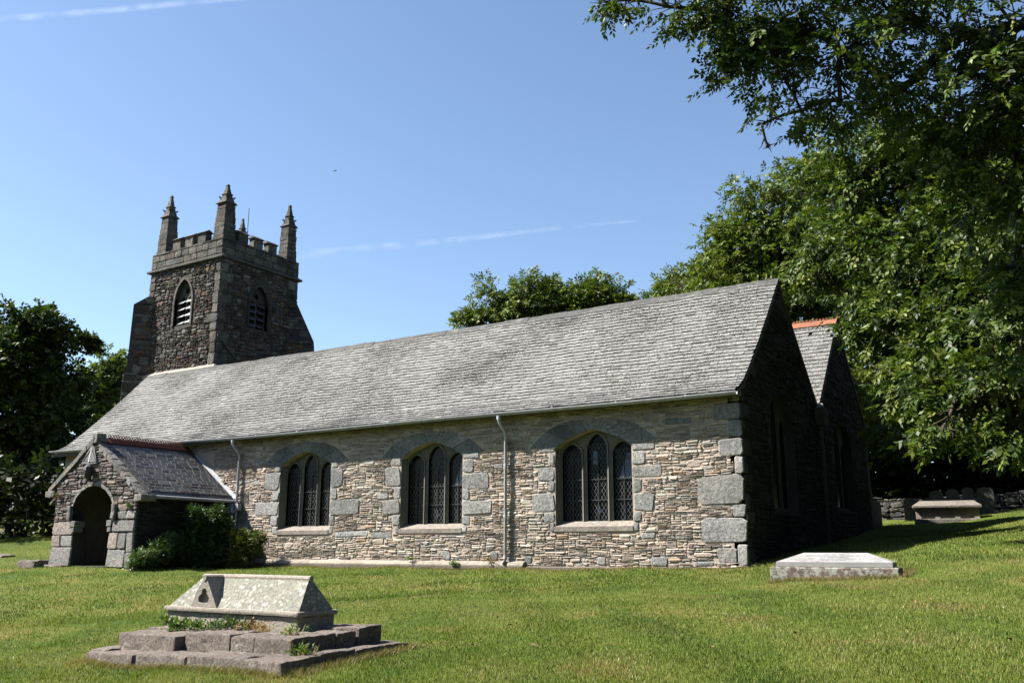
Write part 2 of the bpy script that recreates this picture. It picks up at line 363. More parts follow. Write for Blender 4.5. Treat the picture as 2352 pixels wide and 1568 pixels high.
def gz(x, y):
    x = np.asarray(x, float); y = np.asarray(y, float); s = x.shape
    P = np.stack([x.ravel(), y.ravel()], 1); out = np.zeros(len(P))
    for i in range(0, len(P), 20000):
        p = P[i:i+20000]; d = np.linalg.norm(p[:, None]-GP[None, :, :2], axis=2)
        out[i:i+20000] = d@_W[:-3]+_W[-3]+p@_W[-2:]
    far = np.clip((np.linalg.norm(P, axis=1)-70)/150, 0, 1); out = out*(1-far)+4*far
    und = .018*np.sin(P[:, 0]*1.7+P[:, 1]*.6)+.014*np.sin(P[:, 1]*2.3-P[:, 0]*.9)+.01*np.sin(P[:, 0]*4.1+P[:, 1]*3.3)
    return (out+und).reshape(s)
def z1(x, y): return float(gz(np.array([x]), np.array([y]))[0])
ax = np.concatenate([-np.geomspace(42, 900, 22)[::-1], np.arange(-40, 30, .35), np.geomspace(31, 900, 22)])
ay = np.concatenate([-np.geomspace(32, 900, 20)[::-1], np.arange(-30, 32, .35), np.geomspace(33, 900, 22)])
GX, GY = np.meshgrid(ax, ay); GZ = gz(GX, GY); nx, ny = len(ax), len(ay)
V = np.stack([GX, GY, GZ], 2).reshape(-1, 3); i = np.arange(nx-1)[None]+nx*np.arange(ny-1)[:, None]
me = np_mesh('ground', V, np.stack([i, i+1, i+nx+1, i+nx], 2).reshape(-1, 4)); me.polygons.foreach_set('use_smooth', [True]*len(me.polygons))
g = link('ground', me, M_ground); tag(g, kind='structure')
# ================================================================== CHURCH
ch = empty('church', (0, 0, 0))
tag(ch, 'old stone parish church with slate roof, south porch and pinnacled west tower', 'church')
WX = -26.9
WIN = [-13.98, -9.04, -3.90]
def opening(cx): return [(cx-1.09, .93), (cx-1.09, 2.93), (cx-.9, 3.08), (cx-.66, 3.18), (cx-.3, 3.31), (cx, 3.38), (cx+.3, 3.31), (cx+.66, 3.18), (cx+.9, 3.08), (cx+1.09, 2.93), (cx+1.09, .93)]
mb = MB(); mb.plate([(WX, -.6), (0, -.6), (0, 4.02), (WX, 4.02)], [opening(c) for c in WIN], 0, .24)
wall = mb.build('south_wall', M_mort, ch)
# dressed granite blocks of the south wall (x0,x1,z0,z1)
W3 = [(-2.8, -2.17, 2.78, 2.98), (-2.81, -2.44, 2.43, 2.78), (-2.82, -2.02, 2.11, 2.43), (-2.81, -2.55, 1.75, 2.11), (-2.8, -2.24, 1.31, 1.75), (-2.81, -2.57, 1.06, 1.31), (-2.81, -2.65, .83, 1.06), (-5.19, -5.0, 2.51, 2.85), (-5.52, -5.0, 2.13, 2.49), (-5.2, -5.0, 1.83, 2.13), (-5.7, -5.0, 1.33, 1.83), (-5.34, -5.0, 1.07, 1.33), (-5.16, -5.0, .83, 1.07), (-5.5, -5.0, 2.85, 3.02)]
Q_ = [(-.69, .022, 3.36, 3.76), (-.31, .022, 2.96, 3.36), (-.58, .022, 2.51, 2.93), (-.21, .022, 2.1, 2.51), (-1.12, .022, 1.42, 2.09), (-.3, .022, 1.11, 1.42), (-1.07, .022, .53, 1.11), (-.72, -.24, .1, .44), (-.22, .022, .03, .52)]
O_ = [(-2.37, -1.94, .01, .24), (-3.81, -3.57, .01, .23), (-5.94, -5.71, .02, .24), (-2.62, -2.23, .65, .81), (-1.29, -.8, .02, .14), (-12.62, -11.3, .75, .93), (-11.2, -10.4, .7, .88), (-11.01, -10.57, 1.8, 2.0), (-7.0, -6.75, .1, .36), (-8.6, -8.3, .12, .38), (-1.9, -1.2, 3.35, 3.5), (-6.9, -6.6, 2.5, 2.66)]
W1 = [(-15.35, -15.08, 2.79, 3.0), (-15.75, -15.08, 2.21, 2.79), (-15.4, -15.08, 1.87, 2.21), (-16.14, -15.08, 1.44, 1.86), (-15.41, -15.08, 1.11, 1.44), (-12.89, -12.6, 2.81, 3.01), (-12.89, -12.4, 2.22, 2.81), (-12.89, -11.72, 1.4, 1.87), (-12.89, -12.65, 1.1, 1.4), (-12.89, -12.7, .83, 1.1), (-15.3, -15.08, .85, 1.1), (-12.89, -12.6, 1.87, 2.22)]
W2 = [(-10.51, -10.13, 2.74, 3.01), (-10.73, -10.13, 2.17, 2.74), (-10.4, -10.13, 1.8, 2.17), (-10.81, -10.13, 1.37, 1.8), (-10.42, -10.13, 1.05, 1.37), (-7.95, -7.38, 2.83, 3.0), (-7.95, -7.57, 2.45, 2.83), (-7.95, -7.04, 2.01, 2.44), (-7.95, -7.71, 1.72, 2.01), (-7.95, -6.96, 1.31, 1.72), (-7.95, -7.66, 1.05, 1.31), (-7.95, -7.77, .83, 1.05), (-10.3, -10.13, .83, 1.05)]
blocks = W3+Q_+W1+W2+O_
excl = list(blocks)
for c in WIN: excl += [(c-1.09, c+1.09, .80, 3.1), (c-1.0, c+1.0, 3.1, 3.62), (c-1.75, c+1.75, 3.0, 3.3), (c-1.35, c+1.35, 3.3, 3.5)]
excl += [(-21.4, -17.2, -1, 2.0), (-20.6, -18.3, 1.9, 3.6)]
bigs = []
for k_ in range(60):
    bx, bz_ = random.uniform(-17, -.9), random.uniform(.05, 3.5); bw_, bh_ = random.uniform(.22, .5), random.uniform(.10, .2)
    if not any(bx+bw_ > e[0]-.03 and bx < e[1]+.03 and bz_+bh_ > e[2]-.02 and bz_ < e[3]+.02 for e in excl): bigs.append((bx, bx+bw_, bz_, bz_+bh_)); excl.append(bigs[-1])
rects = bigs+clip(layout(WX+.05, 0, -.02, 3.98, lift=(.16, .42), chunk=(.25, .9), ch=(.02, .058), ln=(.08, .34)), excl)
big = [r for r in rects if random.random() < .06]; 
stone_obj('rubble_stones', stones(rects, .012, .019, 'south', cut=.34, jit=.2, wave=.022, dj=.6), M_rub, wall)
q_sel = set(Q_)
stone_obj('quoins', stones(Q_, .014, .024, 'gran', cut=.14, jit=.06, dj=.25, wave=.004, inset=.2, dome=.3), M_gran, wall)
stone_obj('granite_blocks', stones(W3+W1+W2+O_, .014, .022, 'gran', cut=.14, jit=.07, dj=.25, wave=.004, inset=.2, dome=.3), M_gran, wall)
# voussoirs over windows + window parts
def outer_arch(cx, t_):   # t_ in 0..1 along the ring
    P = [(cx-1.85, 3.0), (cx-1.3, 3.46), (cx-.75, 3.62), (cx, 3.68), (cx+.75, 3.60), (cx+1.25, 3.44), (cx+1.80, 3.02)]
    s = t_*6; i_ = min(int(s), 5); f = s-i_; return (P[i_][0]*(1-f)+P[i_+1][0]*f, P[i_][1]*(1-f)+P[i_+1][1]*f)
def inner_arch(cx, t_):
    P = [(cx-1.10, 2.94), (cx-.68, 3.19), (cx-.3, 3.325), (cx, 3.39), (cx+.3, 3.325), (cx+.68, 3.19), (cx+1.10, 2.94)]
    s = t_*6; i_ = min(int(s), 5); f = s-i_; return (P[i_][0]*(1-f)+P[i_+1][0]*f, P[i_][1]*(1-f)+P[i_+1][1]*f)
def bars_between(mb, x0, x1, z0, z1, y, th=.007, pw=.105, ph=.165):
    """diamond lattice of thin leads clipped to a rectangle"""
    sl_ = ph/pw
    for sgn in (1, -1):
        k = -60
        c0 = -60*ph
        for k in range(-60, 61):
            # line: z - z0 = sgn*sl*(x-x0) + k*ph
            ps = []
            for x in (x0, x1):
                z = z0+sgn*sl_*(x-x0)+k*ph
                if z0 <= z <= z1: ps.append((x, z))
            for z in (z0, z1):
                x = x0+(z-z0-k*ph)/(sgn*sl_)
                if x0 < x < x1: ps.append((x, z))
            if len(ps) >= 2:
                a, b_ = ps[0], ps[1]; d = Vector((b_[0]-a[0], b_[1]-a[1]))
                if d.length < .02: continue
                nrm = Vector((-d.y, d.x)).normalized()*th/2
                mb.add([(a[0]-nrm.x, y, a[1]-nrm.y), (b_[0]-nrm.x, y, b_[1]-nrm.y), (b_[0]+nrm.x, y, b_[1]+nrm.y), (a[0]+nrm.x, y, a[1]+nrm.y),
                        (a[0]-nrm.x, y+.006, a[1]-nrm.y), (b_[0]-nrm.x, y+.006, b_[1]-nrm.y), (b_[0]+nrm.x, y+.006, b_[1]+nrm.y), (a[0]+nrm.x, y+.006, a[1]+nrm.y)],
                       [(3, 2, 1, 0), (4, 5, 6, 7), (0, 1, 5, 4), (1, 2, 6, 5), (2, 3, 7, 6), (3, 0, 4, 7)])
for wi, c in enumerate(WIN):
    win = empty('window', (c, 0, .9)); win.parent = ch
    win['label'] = ['three-light window nearest the porch', 'middle three-light window left of the tall drainpipe', 'three-light window nearest the east corner'][wi]
    mb = MB(); n = 7
    for k in range(n):
        t0, t1 = k/n+.003, (k+1)/n-.003; y0 = -.022-.006*random.random(); pts_o = [outer_arch(c, t0+(t1-t0)*q/3) for q in range(4)]; pts_i = [inner_arch(c, t0+(t1-t0)*q/3) for q in range(4)]
        mb.prism(pts_i+pts_o[::-1], 'y', y0, .01, tuple(pick('gran', 1)[0]*.72))  # stones toned down to carry the shade under the eaves
    mb.build('arch_stones', M_gran, win)
    mb = MB()   # tracery: jamb, three lights with arched heads
    lights = [arch(c-.73, .285, 2.80, 3.06, 7, 1.10), arch(c, .285, 2.93, 3.29, 7, 1.10), arch(c+.73, .285, 2.80, 3.06, 7, 1.10)]
    op = opening(c); op = [(p[0], p[1] if p[1] > 1 else 1.0) for p in op]
    mb.plate([(c-1.2, .95), (c-1.2, 3.45), (c+1.2, 3.45), (c+1.2, .95)], lights, .242, .36)
    mb.build('tracery', M_trac, win)
    mb = MB()   # moulded edges round each light, splayed forward
    for L in lights:
        for i_ in range(len(L)-1):
            a, b_ = L[i_], L[i_+1]
            def o_(p):
                cc = (L[0][0]+L[-1][0])/2; zc = 2.4; dx = p[0]-cc
                return (p[0]+math.copysign(.055, dx) if abs(dx) > .02 else p[0], p[1]+(.055 if p[1] > 2.85 else 0))
            ao, bo = o_(a), o_(b_)
            mb.hexa([(a[0], .262, a[1]), (b_[0], .262, b_[1]), (b_[0], .36, b_[1]), (a[0], .36, a[1]), (ao[0], .205, ao[1]), (bo[0], .205, bo[1]), (bo[0], .262, bo[1]), (ao[0], .262, ao[1])])
    mb.build('light_moulding', M_trac, win)
    mb = MB()   # splayed jambs
    for s_ in (-1, 1):
        x = c+s_*1.09; mb = MB()
        mb.prism([(x+s_*.002, 0), (x-s_*.07, .24), (x+s_*.002, .24)], 'z', .95, 2.95)
        mb.build('jamb_splay', M_trac, win)
    mb = MB(); mb.prism([(-.035, .84), (-.035, .955), (.26, 1.10), (.36, 1.10), (.36, .84)], 'x', c-1.12, c+1.09); mb.build('sill', M_sill, win)
    gl = MB(); gl.box((c-1.15, .335, 1.0), (c+1.15, .35, 3.4)); glo = gl.build('glass', M_glass, win)
    lt = MB()
    for k, cc in enumerate((c-.73, c, c+.73)):
        top = 2.92 if k != 1 else 3.08
        bars_between(lt, cc-.285, cc+.285, 1.10, top-.02, .322)
    lt.build('lattice', M_wire, win)
    ib = MB()
    for k, cc in enumerate((c-.73, c, c+.73)):
        ib.box((cc-.008, .295, 1.1), (cc+.008, .312, 2.72))
        for z in (1.62, 2.14, 2.66): ib.box((cc-.285, .29, z-.009), (cc+.285, .308, z+.009))
    ib.build('saddle_bars', M_iron if wi < 3 else M_wire, win)
    if wi > 0:
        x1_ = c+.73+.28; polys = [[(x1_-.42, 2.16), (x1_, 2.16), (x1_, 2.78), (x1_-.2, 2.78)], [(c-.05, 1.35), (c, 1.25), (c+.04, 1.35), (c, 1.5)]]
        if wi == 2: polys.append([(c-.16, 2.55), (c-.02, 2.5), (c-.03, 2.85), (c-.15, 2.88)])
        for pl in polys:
            pn = MB(); pn.prism(pl, 'y', .331, .3345); pn.build('reflection_patch', M_reflect, win)  # bluish patches laid on the glass in place of a reflection
# plinth
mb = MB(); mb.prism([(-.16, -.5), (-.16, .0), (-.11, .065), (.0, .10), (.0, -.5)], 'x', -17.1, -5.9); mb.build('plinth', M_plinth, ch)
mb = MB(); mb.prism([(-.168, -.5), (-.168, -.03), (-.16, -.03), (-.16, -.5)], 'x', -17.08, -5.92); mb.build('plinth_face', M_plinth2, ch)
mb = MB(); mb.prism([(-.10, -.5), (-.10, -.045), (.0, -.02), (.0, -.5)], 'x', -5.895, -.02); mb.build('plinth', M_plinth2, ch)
# east gables
def keep_e(y):
    return float(np.interp(y, [0, .23, .74, 1.45, 2.52, 3.55, 6.85, 9.94, 13.05], [4.1, 4.25, 4.68, 5.36, 6.44, 7.5, 4.5, 7.65, 4.5]))
mb = MB()
g1 = arch(3.2, 1.05, 3.5, 4.75, 7, 1.35); g2 = arch(9.7, 1.2, 3.4, 4.7, 7, 1.6)
mb.plate([(.0, -.6), (13.05, -.6), (13.05, 4.5), (9.94, 7.6), (6.85, 4.45), (3.56, 7.42), (2.52, 6.4), (1.45, 5.3), (.74, 4.62), (.23, 4.2), (0, 4.05)], [g1, g2], 0, -.3, axis='x')
ew = mb.build('east_wall', M_twrm, ch)
ex = [(2.1, 4.3, 1.3, 3.6), (2.4, 4.0, 3.6, 4.3), (8.45, 10.95, 1.55, 3.5), (8.8, 10.6, 3.5, 4.3)]
rc = clip(layout(.02, 13.0, .0, 7.7, ch=(.08, .16), ln=(.2, .6)), ex, keep_e)
stone_obj('rubble_stones', stones(rc, .014, .03, 'dark', O=(0, 0, 0), Ud=(0, 1, 0), Nd=(1, 0, 0)), M_shaded, ew)
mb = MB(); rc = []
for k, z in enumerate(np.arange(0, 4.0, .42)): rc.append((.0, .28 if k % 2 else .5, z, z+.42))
stone_obj('quoins', stones(rc, .01, .034, 'grand', cut=.1, jit=.02, wave=0, O=(0, .0, 0), Ud=(0, 1, 0), Nd=(1, 0, 0)), M_shaded, ew)
for gi, (cy_, gg, hw, sp, apx, bt) in enumerate(((3.2, g1, 1.05, 3.5, 4.75, 1.35), (9.7, g2, 1.2, 3.4, 4.7, 1.6))):
    we = empty('window', (0, cy_, bt)); we.parent = ch; we['label'] = 'shaded pointed window in the east gable'
    mb = MB(); w3_ = hw*2/3
    L = [arch(cy_+d*w3_, w3_*.42, sp-.1+(.25 if d == 0 else 0), sp+.35+(.45 if d == 0 else 0), 5, bt+.1) for d in (-1, 0, 1)]
    mb.plate([(cy_-hw-.1, bt-.05), (cy_+hw+.1, bt-.05), (cy_+hw+.1, apx+.1), (cy_-hw-.1, apx+.1)], L, -.2, -.28, axis='x')
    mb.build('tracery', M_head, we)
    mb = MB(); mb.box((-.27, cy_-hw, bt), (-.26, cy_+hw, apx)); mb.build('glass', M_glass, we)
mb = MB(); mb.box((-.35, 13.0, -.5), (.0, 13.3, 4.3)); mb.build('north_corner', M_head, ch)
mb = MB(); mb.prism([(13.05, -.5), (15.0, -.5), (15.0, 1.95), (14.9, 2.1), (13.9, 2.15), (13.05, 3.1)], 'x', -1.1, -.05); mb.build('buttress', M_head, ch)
# other walls, so the building is closed
mb = MB(); mb.box((WX, 12.9, -.5), (-.3, 13.1, 4.7)); mb.box((WX, .24, -.5), (WX+.3, 12.9, 4.3)); mb.build('north_wall', M_mort, ch)
mb = MB(); mb.prism([(.1, 4.0), (3.56, 7.45), (7.0, 4.4), (9.94, 7.6), (13.0, 4.5), (13.0, 4.0)], 'x', WX+.02, WX+.2); mb.build('west_gable', M_mort, ch)
# ---- roofs
def slate_roof(profile, x0, x1, gauge=.165, wr_=(.2, .36), th=.018, pal='slate', axis='x', flip=1, frame=None, keepf=None):
    """profile: list of (y,z) eave->ridge; rows of slates with thickness. frame maps (along,y,z)->world"""
    P = [Vector(p) for p in profile]; Ls = [0]
    for i_ in range(len(P)-1): Ls.append(Ls[-1]+(P[i_+1]-P[i_]).length)
    def at(s):
        s = min(max(s, -.1), Ls[-1])
        for i_ in range(len(P)-1):
            if s <= Ls[i_+1]: break
        d = (P[i_+1]-P[i_]).normalized(); return P[i_]+d*(s-Ls[i_]), Vector((-d.y, d.x))
    V, Q, n = [], [], 0; s = 0; r = 0
    while s < Ls[-1]-.02:
        s1 = min(s+gauge*1.25, Ls[-1])
        pa, na = at(s); pb, nb = at(s1)
        x = x0-random.uniform(0, .2)
        while x < x1:
            wd = random.uniform(*wr_); a = max(x, x0)+.005; b_ = min(x+wd, x1)-.005; x += wd
            if b_-a < .03: continue
            if keepf and not keepf((a+b_)/2, pa.y): continue
            ds = random.gauss(0, .007); lift = th*random.uniform(1.5, 2.3); tw = random.gauss(0, .0025)
            pa2, na = at(s+ds)
            A = pa2+na*(lift+tw); A_ = pa2+na*(lift-tw); B = pb+nb*.004; Al = pa2+na*(lift-th); 
            q = [(a, A), (b_, A_), (b_, B), (a, B), (a, Al), (b_, Al), (b_, pb-nb*.004), (a, pb-nb*.004)]
            V += [frame(u, p.x, p.y) if frame else (u, p.x, p.y) for u, p in q]
            Q += [(n, n+1, n+2, n+3), (n+4, n+5, n+1, n), (n+5, n+6, n+2, n+1), (n+7, n+4, n, n+3)]; n += 8
        s += gauge; r += 1
    k = len(Q)//4; C = np.repeat(pick(pal, k, .08), 4, 0)
    return np.array(V), np.array(Q), C
def sag(x): return -.030*math.sin(math.pi*(x+27.3)/27.36)-.009*math.sin(x*1.7)-.006*math.sin(x*3.9+1)
prof = [(-.36, 3.98), (.23, 4.33), (.74, 4.78), (1.45, 5.45), (2.52, 6.52), (3.55, 7.60)]
XW, XE = -27.3, .06
mb = MB(); mb.prism([(p[0], p[1]-.062) for p in prof]+[(6.9, 4.45), (6.9, 4.3)]+[(p[0]+.02, p[1]-.13) for p in prof[::-1]], 'x', XW, XE)
roof = mb.build('roof', M_ridge, ch); roof['label'] = 'large grey slate roof slope above the three windows'
stone_obj('slates', slate_roof(prof, XW, XE, frame=lambda u, y, z: (u, y, z+sag(u)*min(1, (y+.4)/1.5))), M_slate, roof)
mb = MB(); x = XW
while x < XE-.05:
    x2 = min(x+random.uniform(.42, .5), XE+.02); dz = random.uniform(-.008, .008)+sag(x)
    mb.prism([(3.35, 7.43+dz), (3.56, 7.66+dz), (3.77, 7.43+dz), (3.74, 7.41+dz), (3.56, 7.62+dz), (3.38, 7.41+dz)], 'x', x, x2-.006); x = x2
mb.build('ridge_tiles', M_ridge, roof)
prof2 = [(6.95, 4.62), (8.4, 6.2), (9.94, 7.82)]
mb = MB(); mb.prism([(6.8, 4.4), (9.94, 7.80), (13.4, 4.3), (13.4, 4.15), (9.94, 7.62), (6.8, 4.2)], 'x', XW+.1, XE); roof2 = mb.build('roof', M_ridge, ch); roof2['label'] = 'narrow slate roof with orange ridge behind the east gable'
stone_obj('slates', slate_roof(prof2, -9, XE+.01, gauge=.2, wr_=(.25, .4)), M_slate, roof2)
mb = MB(); x = -9
while x < XE-.05:
    x2 = min(x+.33, XE+.02)
    mb.prism([(9.70, 7.66), (9.94, 7.88), (10.18, 7.66), (10.15, 7.63), (9.94, 7.84), (9.73, 7.63)], 'x', x, x2-.006)
    for k in range(3): mb.box((x+.02+k*.11, 9.92, 7.87), (x+.09+k*.11, 9.96, 7.93+.01*(k % 2)))
    x = x2
mb.build('ridge_tiles', M_terra, roof2)
# gutter half round + brackets
mb = MB(); gut = []
def gut_z(x): return 3.965+.010*math.sin(x*.55)+(max(0, -17-x)*.012)
n = 8
for i_ in range(57):
    x = XW-.03+i_*(XE-XW+.05)/56; gut.append([(x, -.405+.065*math.cos(math.pi+math.pi*j/n), gut_z(x)+.0+.085*math.sin(math.pi+math.pi*j/n)) for j in range(n+1)])
vs = [p for r_ in gut for p in r_]; fs = [(i_*(n+1)+j, i_*(n+1)+j+1, (i_+1)*(n+1)+j+1, (i_+1)*(n+1)+j) for i_ in range(56) for j in range(n)]
mb.add(vs, fs)
for x in np.arange(XW+.5, XE, 1.83): mb.tube([(x, -.405, gut_z(x)-.08), (x+.001, -.405, gut_z(x)+.012)], .0, 3); mb.prism([(-.472, gut_z(x)+.015), (-.476, gut_z(x)-.03), (-.44, gut_z(x)-.09), (-.37, gut_z(x)-.09), (-.37, gut_z(x)+.0)], 'x', x, x+.05)
o = mb.build('gutter', M_gut, ch); md = o.modifiers.new('s', 'SOLIDIFY'); md.thickness = .008
mb = MB(); mb.prism([(-.34, 3.86), (-.34, 3.97), (.0, 4.05), (.0, 3.90)], 'x', XW+.05, XE-.01); mb.build('eaves_board', M_inner, ch)
def pipe(x, top, bot, mt, jz, shoe=True, ztop=3.9):
    mb = MB(); mb.tube([(x-.03, -.405, ztop), (x-.03, -.405, ztop-.14), (x-.01, -.36, ztop-.24), (x, -.16, ztop-.42), (x, -.11, ztop-.55), (x, -.105, bot+.15), (x, -.12, bot+.08), (x-.03, -.2, bot+.02)], .042, 10)
    p = mb.build('downpipe', mt, ch, smooth=True)
    mb = MB()
    for z in jz: mb.tube([(x, -.105, z-.045), (x, -.105, z+.045)], .054, 10); mb.tube([(x, -.105, z-.10), (x, -.105, z-.085)], .05, 10)
    mb.tube([(x-.03, -.405, ztop-.02), (x-.03, -.405, ztop-.12)], .056, 10)
    mb.build('pipe_collar', mt, p)
    mb = MB(); mb.box((x-.2, -.475, 3.99), (x+.12, -.4, 4.01)); mb.build('gutter_clip', M_iron, p)
pipe(-6.46, 0, .02, M_pipe, (2.6, 1.25, .2))
pipe(-16.9, 0, -.05, M_pipe, (2.35, .85))
# east valley hopper and pipe
mb = MB(); mb.prism([(6.45, 4.25), (7.0, 4.25), (7.0, 4.45), (6.45, 4.45)], 'x', .03, .3); mb.prism([(6.55, 3.95), (6.9, 3.95), (7.0, 4.25), (6.45, 4.25)], 'x', .03, .28)
mb.tube([(.12, 6.72, 3.95), (.12, 6.72, .55), (.2, 6.72, .5)], .055, 9); mb.build('downpipe', M_head, ch)
mb = MB(); mb.box((.04, 6.68, 4.47), (.22, 6.82, 4.60)); mb.build('gutter_end', M_louv, ch)
# ================================================================== TOWER
tw_box = (-34.0, -28.5, 8.0, 13.1)
x0, x1, y0, y1 = tw_box
mb = MB()
bS = arch(-31.2, .64, 12.75, 13.72, 7, 11.35); bE = arch(10.5, .60, 12.6, 13.5, 7, 11.3)
mb.plate([(x0, -.5), (x1, -.5), (x1, 15.5), (x0, 15.5)], [bS], y0, y0+.5)
mb.plate([(y0+.5, -.5), (y1, -.5), (y1, 15.5), (y0+.5, 15.5)], [bE], x1, x1-.5, axis='x')
mb.box((x0, y0+.5, -.5), (x0+.5, y1, 15.4)); mb.box((x0+.5, y1-.5, -.5), (x1-.5, y1, 15.4)); mb.box((x0+.5, y0+.5, 14.6), (x1-.5, y1-.5, 14.8))
tower = mb.build('tower', M_twrm, ch)
exS = [(-32.1, -30.3, 11.2, 13.0), (-31.9, -30.5, 13.0, 13.5), (-31.6, -30.8, 13.5, 14.0)]
qS = []; z = 8.6; k = 0
while z < 14.3:
    h = random.uniform(.4, .62); h = min(h, 14.42-z); wq = random.choice((.45, .8)) if k % 2 else random.uniform(.3, .5); qS.append((-28.52-wq, -28.5, z, z+h)); 
    z += h; k += 1
qW = [(-34.0, -33.6+random.uniform(-.1, .15), 12.6+i_*.45, 13.05+i_*.45) for i_ in range(4)]
qE = [(8.0, 8.0+(.75 if i_ % 2 else .4), a[2], a[3]) for i_, a in enumerate(qS)]
qN = [(13.1-(.7 if i_ % 2 else .4), 13.1, 8.6+i_*.48, 9.08+i_*.48) for i_ in range(12)]
blS = [(-33.0, -32.5, 10.3, 10.6), (-30.2, -29.6, 13.7, 14.0)]
rS = clip(layout(x0, x1, 8.3, 14.42, lift=(.2, .5), chunk=(.25, .8), ch=(.06, .16), ln=(.1, .34)), exS+qS+qW)
rE = clip(layout(y0, y1, 8.3, 14.42, lift=(.2, .5), chunk=(.25, .8), ch=(.07, .2), ln=(.12, .4)), [(9.7, 11.4, 11.15, 13.0), (9.85, 11.25, 13.0, 13.5), (10.1, 11., 13.5, 13.95)]+qE+qN)
E_ = dict(Ud=(0, 1, 0), Nd=(1, 0, 0))
stone_obj('rubble_stones', [stones(rS, .014, .045, 'tower', O=(0, y0, 0), wave=.03, cut=.36, jit=.22), stones(rE, .014, .045, 'tower', O=(x1, 0, 0), wave=.03, cut=.36, jit=.22, **E_)], M_twr, tower)
stone_obj('quoins', [stones(qS+qW, .014, .05, 'grand', cut=.1, jit=.05, wave=0, O=(0, y0, 0), dj=.2), stones(qE+qN, .014, .05, 'grand', cut=.1, jit=.05, wave=0, O=(x1, 0, 0), dj=.2, **E_)], M_twrg, tower)
# string courses
def ring_course(z0_, z1_, out, mt, nm, slope=True):
    mb = MB(); o_ = out
    prof_ = [(0, z0_), (o_, z0_+.03), (o_, (z0_+z1_)/2), (0, z1_)]
    c4 = [(x0, y0), (x1, y0), (x1, y1), (x0, y1)]; dr = [(-1, -1), (1, -1), (1, 1), (-1, 1)]
    vs = [(c4[k][0]+dr[k][0]*p[0], c4[k][1]+dr[k][1]*p[0], p[1]) for k in range(4) for p in prof_]
    fs = [(k*4+j, ((k+1) % 4)*4+j, ((k+1) % 4)*4+(j+1) % 4, k*4+(j+1) % 4) for k in range(4) for j in range(4)]
    mb.add(vs, fs, (.12, .12, .115)); return mb.build(nm, mt, tower)
ring_course(14.42, 14.66, .17, M_twrg, 'string_course')
ring_course(8.72, 9.12, .22, M_tomb, 'offset_course')
# parapet: ashlar + merlons
pr = []
for z in (14.66, 15.02):
    u = x0
    while u < x1: l = random.uniform(.4, .8); pr.append((u, min(u+l, x1), z, z+.36)); u += l
prE = []
for z in (14.66, 15.02):
    u = y0
    while u < y1: l = random.uniform(.4, .8); prE.append((u, min(u+l, y1), z, z+.36)); u += l
pr += [(a, b_, 15.38, 15.50) for a, b_ in ((x0, -32.6), (-32.6, -31.3), (-31.3, -30), (-30, x1))]; prE += [(8, 9.3, 15.38, 15.5), (9.3, 10.6, 15.38, 15.5), (10.6, 11.9, 15.38, 15.5), (11.9, 13.1, 15.38, 15.5)]
stone_obj('parapet', [stones(pr, .008, .04, 'grand', cut=.06, jit=.02, wave=0, dj=.15, O=(0, y0, 0)), stones(prE, .008, .04, 'grand', cut=.06, jit=.02, wave=0, dj=.15, O=(x1, 0, 0), **E_)], M_twrg, tower)
def merlon(cx, cy, ax_, w_=.60):
    mb = MB(); c = tuple(pick('grand', 1)[0]); h = .52
    a = (w_/2, .19) if ax_ == 'x' else (.19, w_/2)
    rough(mb, (cx-a[0], cy-a[1], 15.48), (cx+a[0], cy+a[1], 15.5+h), .2, .02, .03, c, cx)
    b2 = (a[0]+.07, a[1]+.07); b3 = (a[0]+.03, .04) if ax_ == 'x' else (.04, a[1]+.03)
    Z = 15.5+h
    mb.hexa([(cx-b2[0], cy-b2[1], Z), (cx+b2[0], cy-b2[1], Z), (cx+b2[0], cy+b2[1], Z), (cx-b2[0], cy+b2[1], Z), (cx-b3[0], cy-b3[1], Z+.15), (cx+b3[0], cy-b3[1], Z+.15), (cx+b3[0], cy+b3[1], Z+.15), (cx-b3[0], cy+b3[1], Z+.15)], c)
    mb.build('merlon', M_twrg, tower)
def crenel(cx, cy, ax_, w_=.4):
    mb = MB(); a = (w_/2, .24) if ax_ == 'x' else (.24, w_/2); b3 = (a[0], .05) if ax_ == 'x' else (.05, a[1])
    mb.hexa([(cx-a[0], cy-a[1], 15.5), (cx+a[0], cy-a[1], 15.5), (cx+a[0], cy+a[1], 15.5), (cx-a[0], cy+a[1], 15.5), (cx-b3[0], cy-b3[1], 15.6), (cx+b3[0], cy-b3[1], 15.6), (cx+b3[0], cy+b3[1], 15.6), (cx-b3[0], cy+b3[1], 15.6)], (.13, .13, .11))
    mb.build('crenel_coping', M_twrg, tower)
for i_ in range(3):
    merlon(-32.15+i_*.98, y0+.2, 'x'); merlon(x1-.2, 9.28+i_*.98-.02, 'y'); merlon(-32.15+i_*.98, y1-.2, 'x'); merlon(x0+.2, 9.28+i_*.98, 'y')
for i_ in range(4):
    crenel(-32.64+i_*.98, y0+.2, 'x'); crenel(x1-.2, 8.79+i_*.98, 'y')
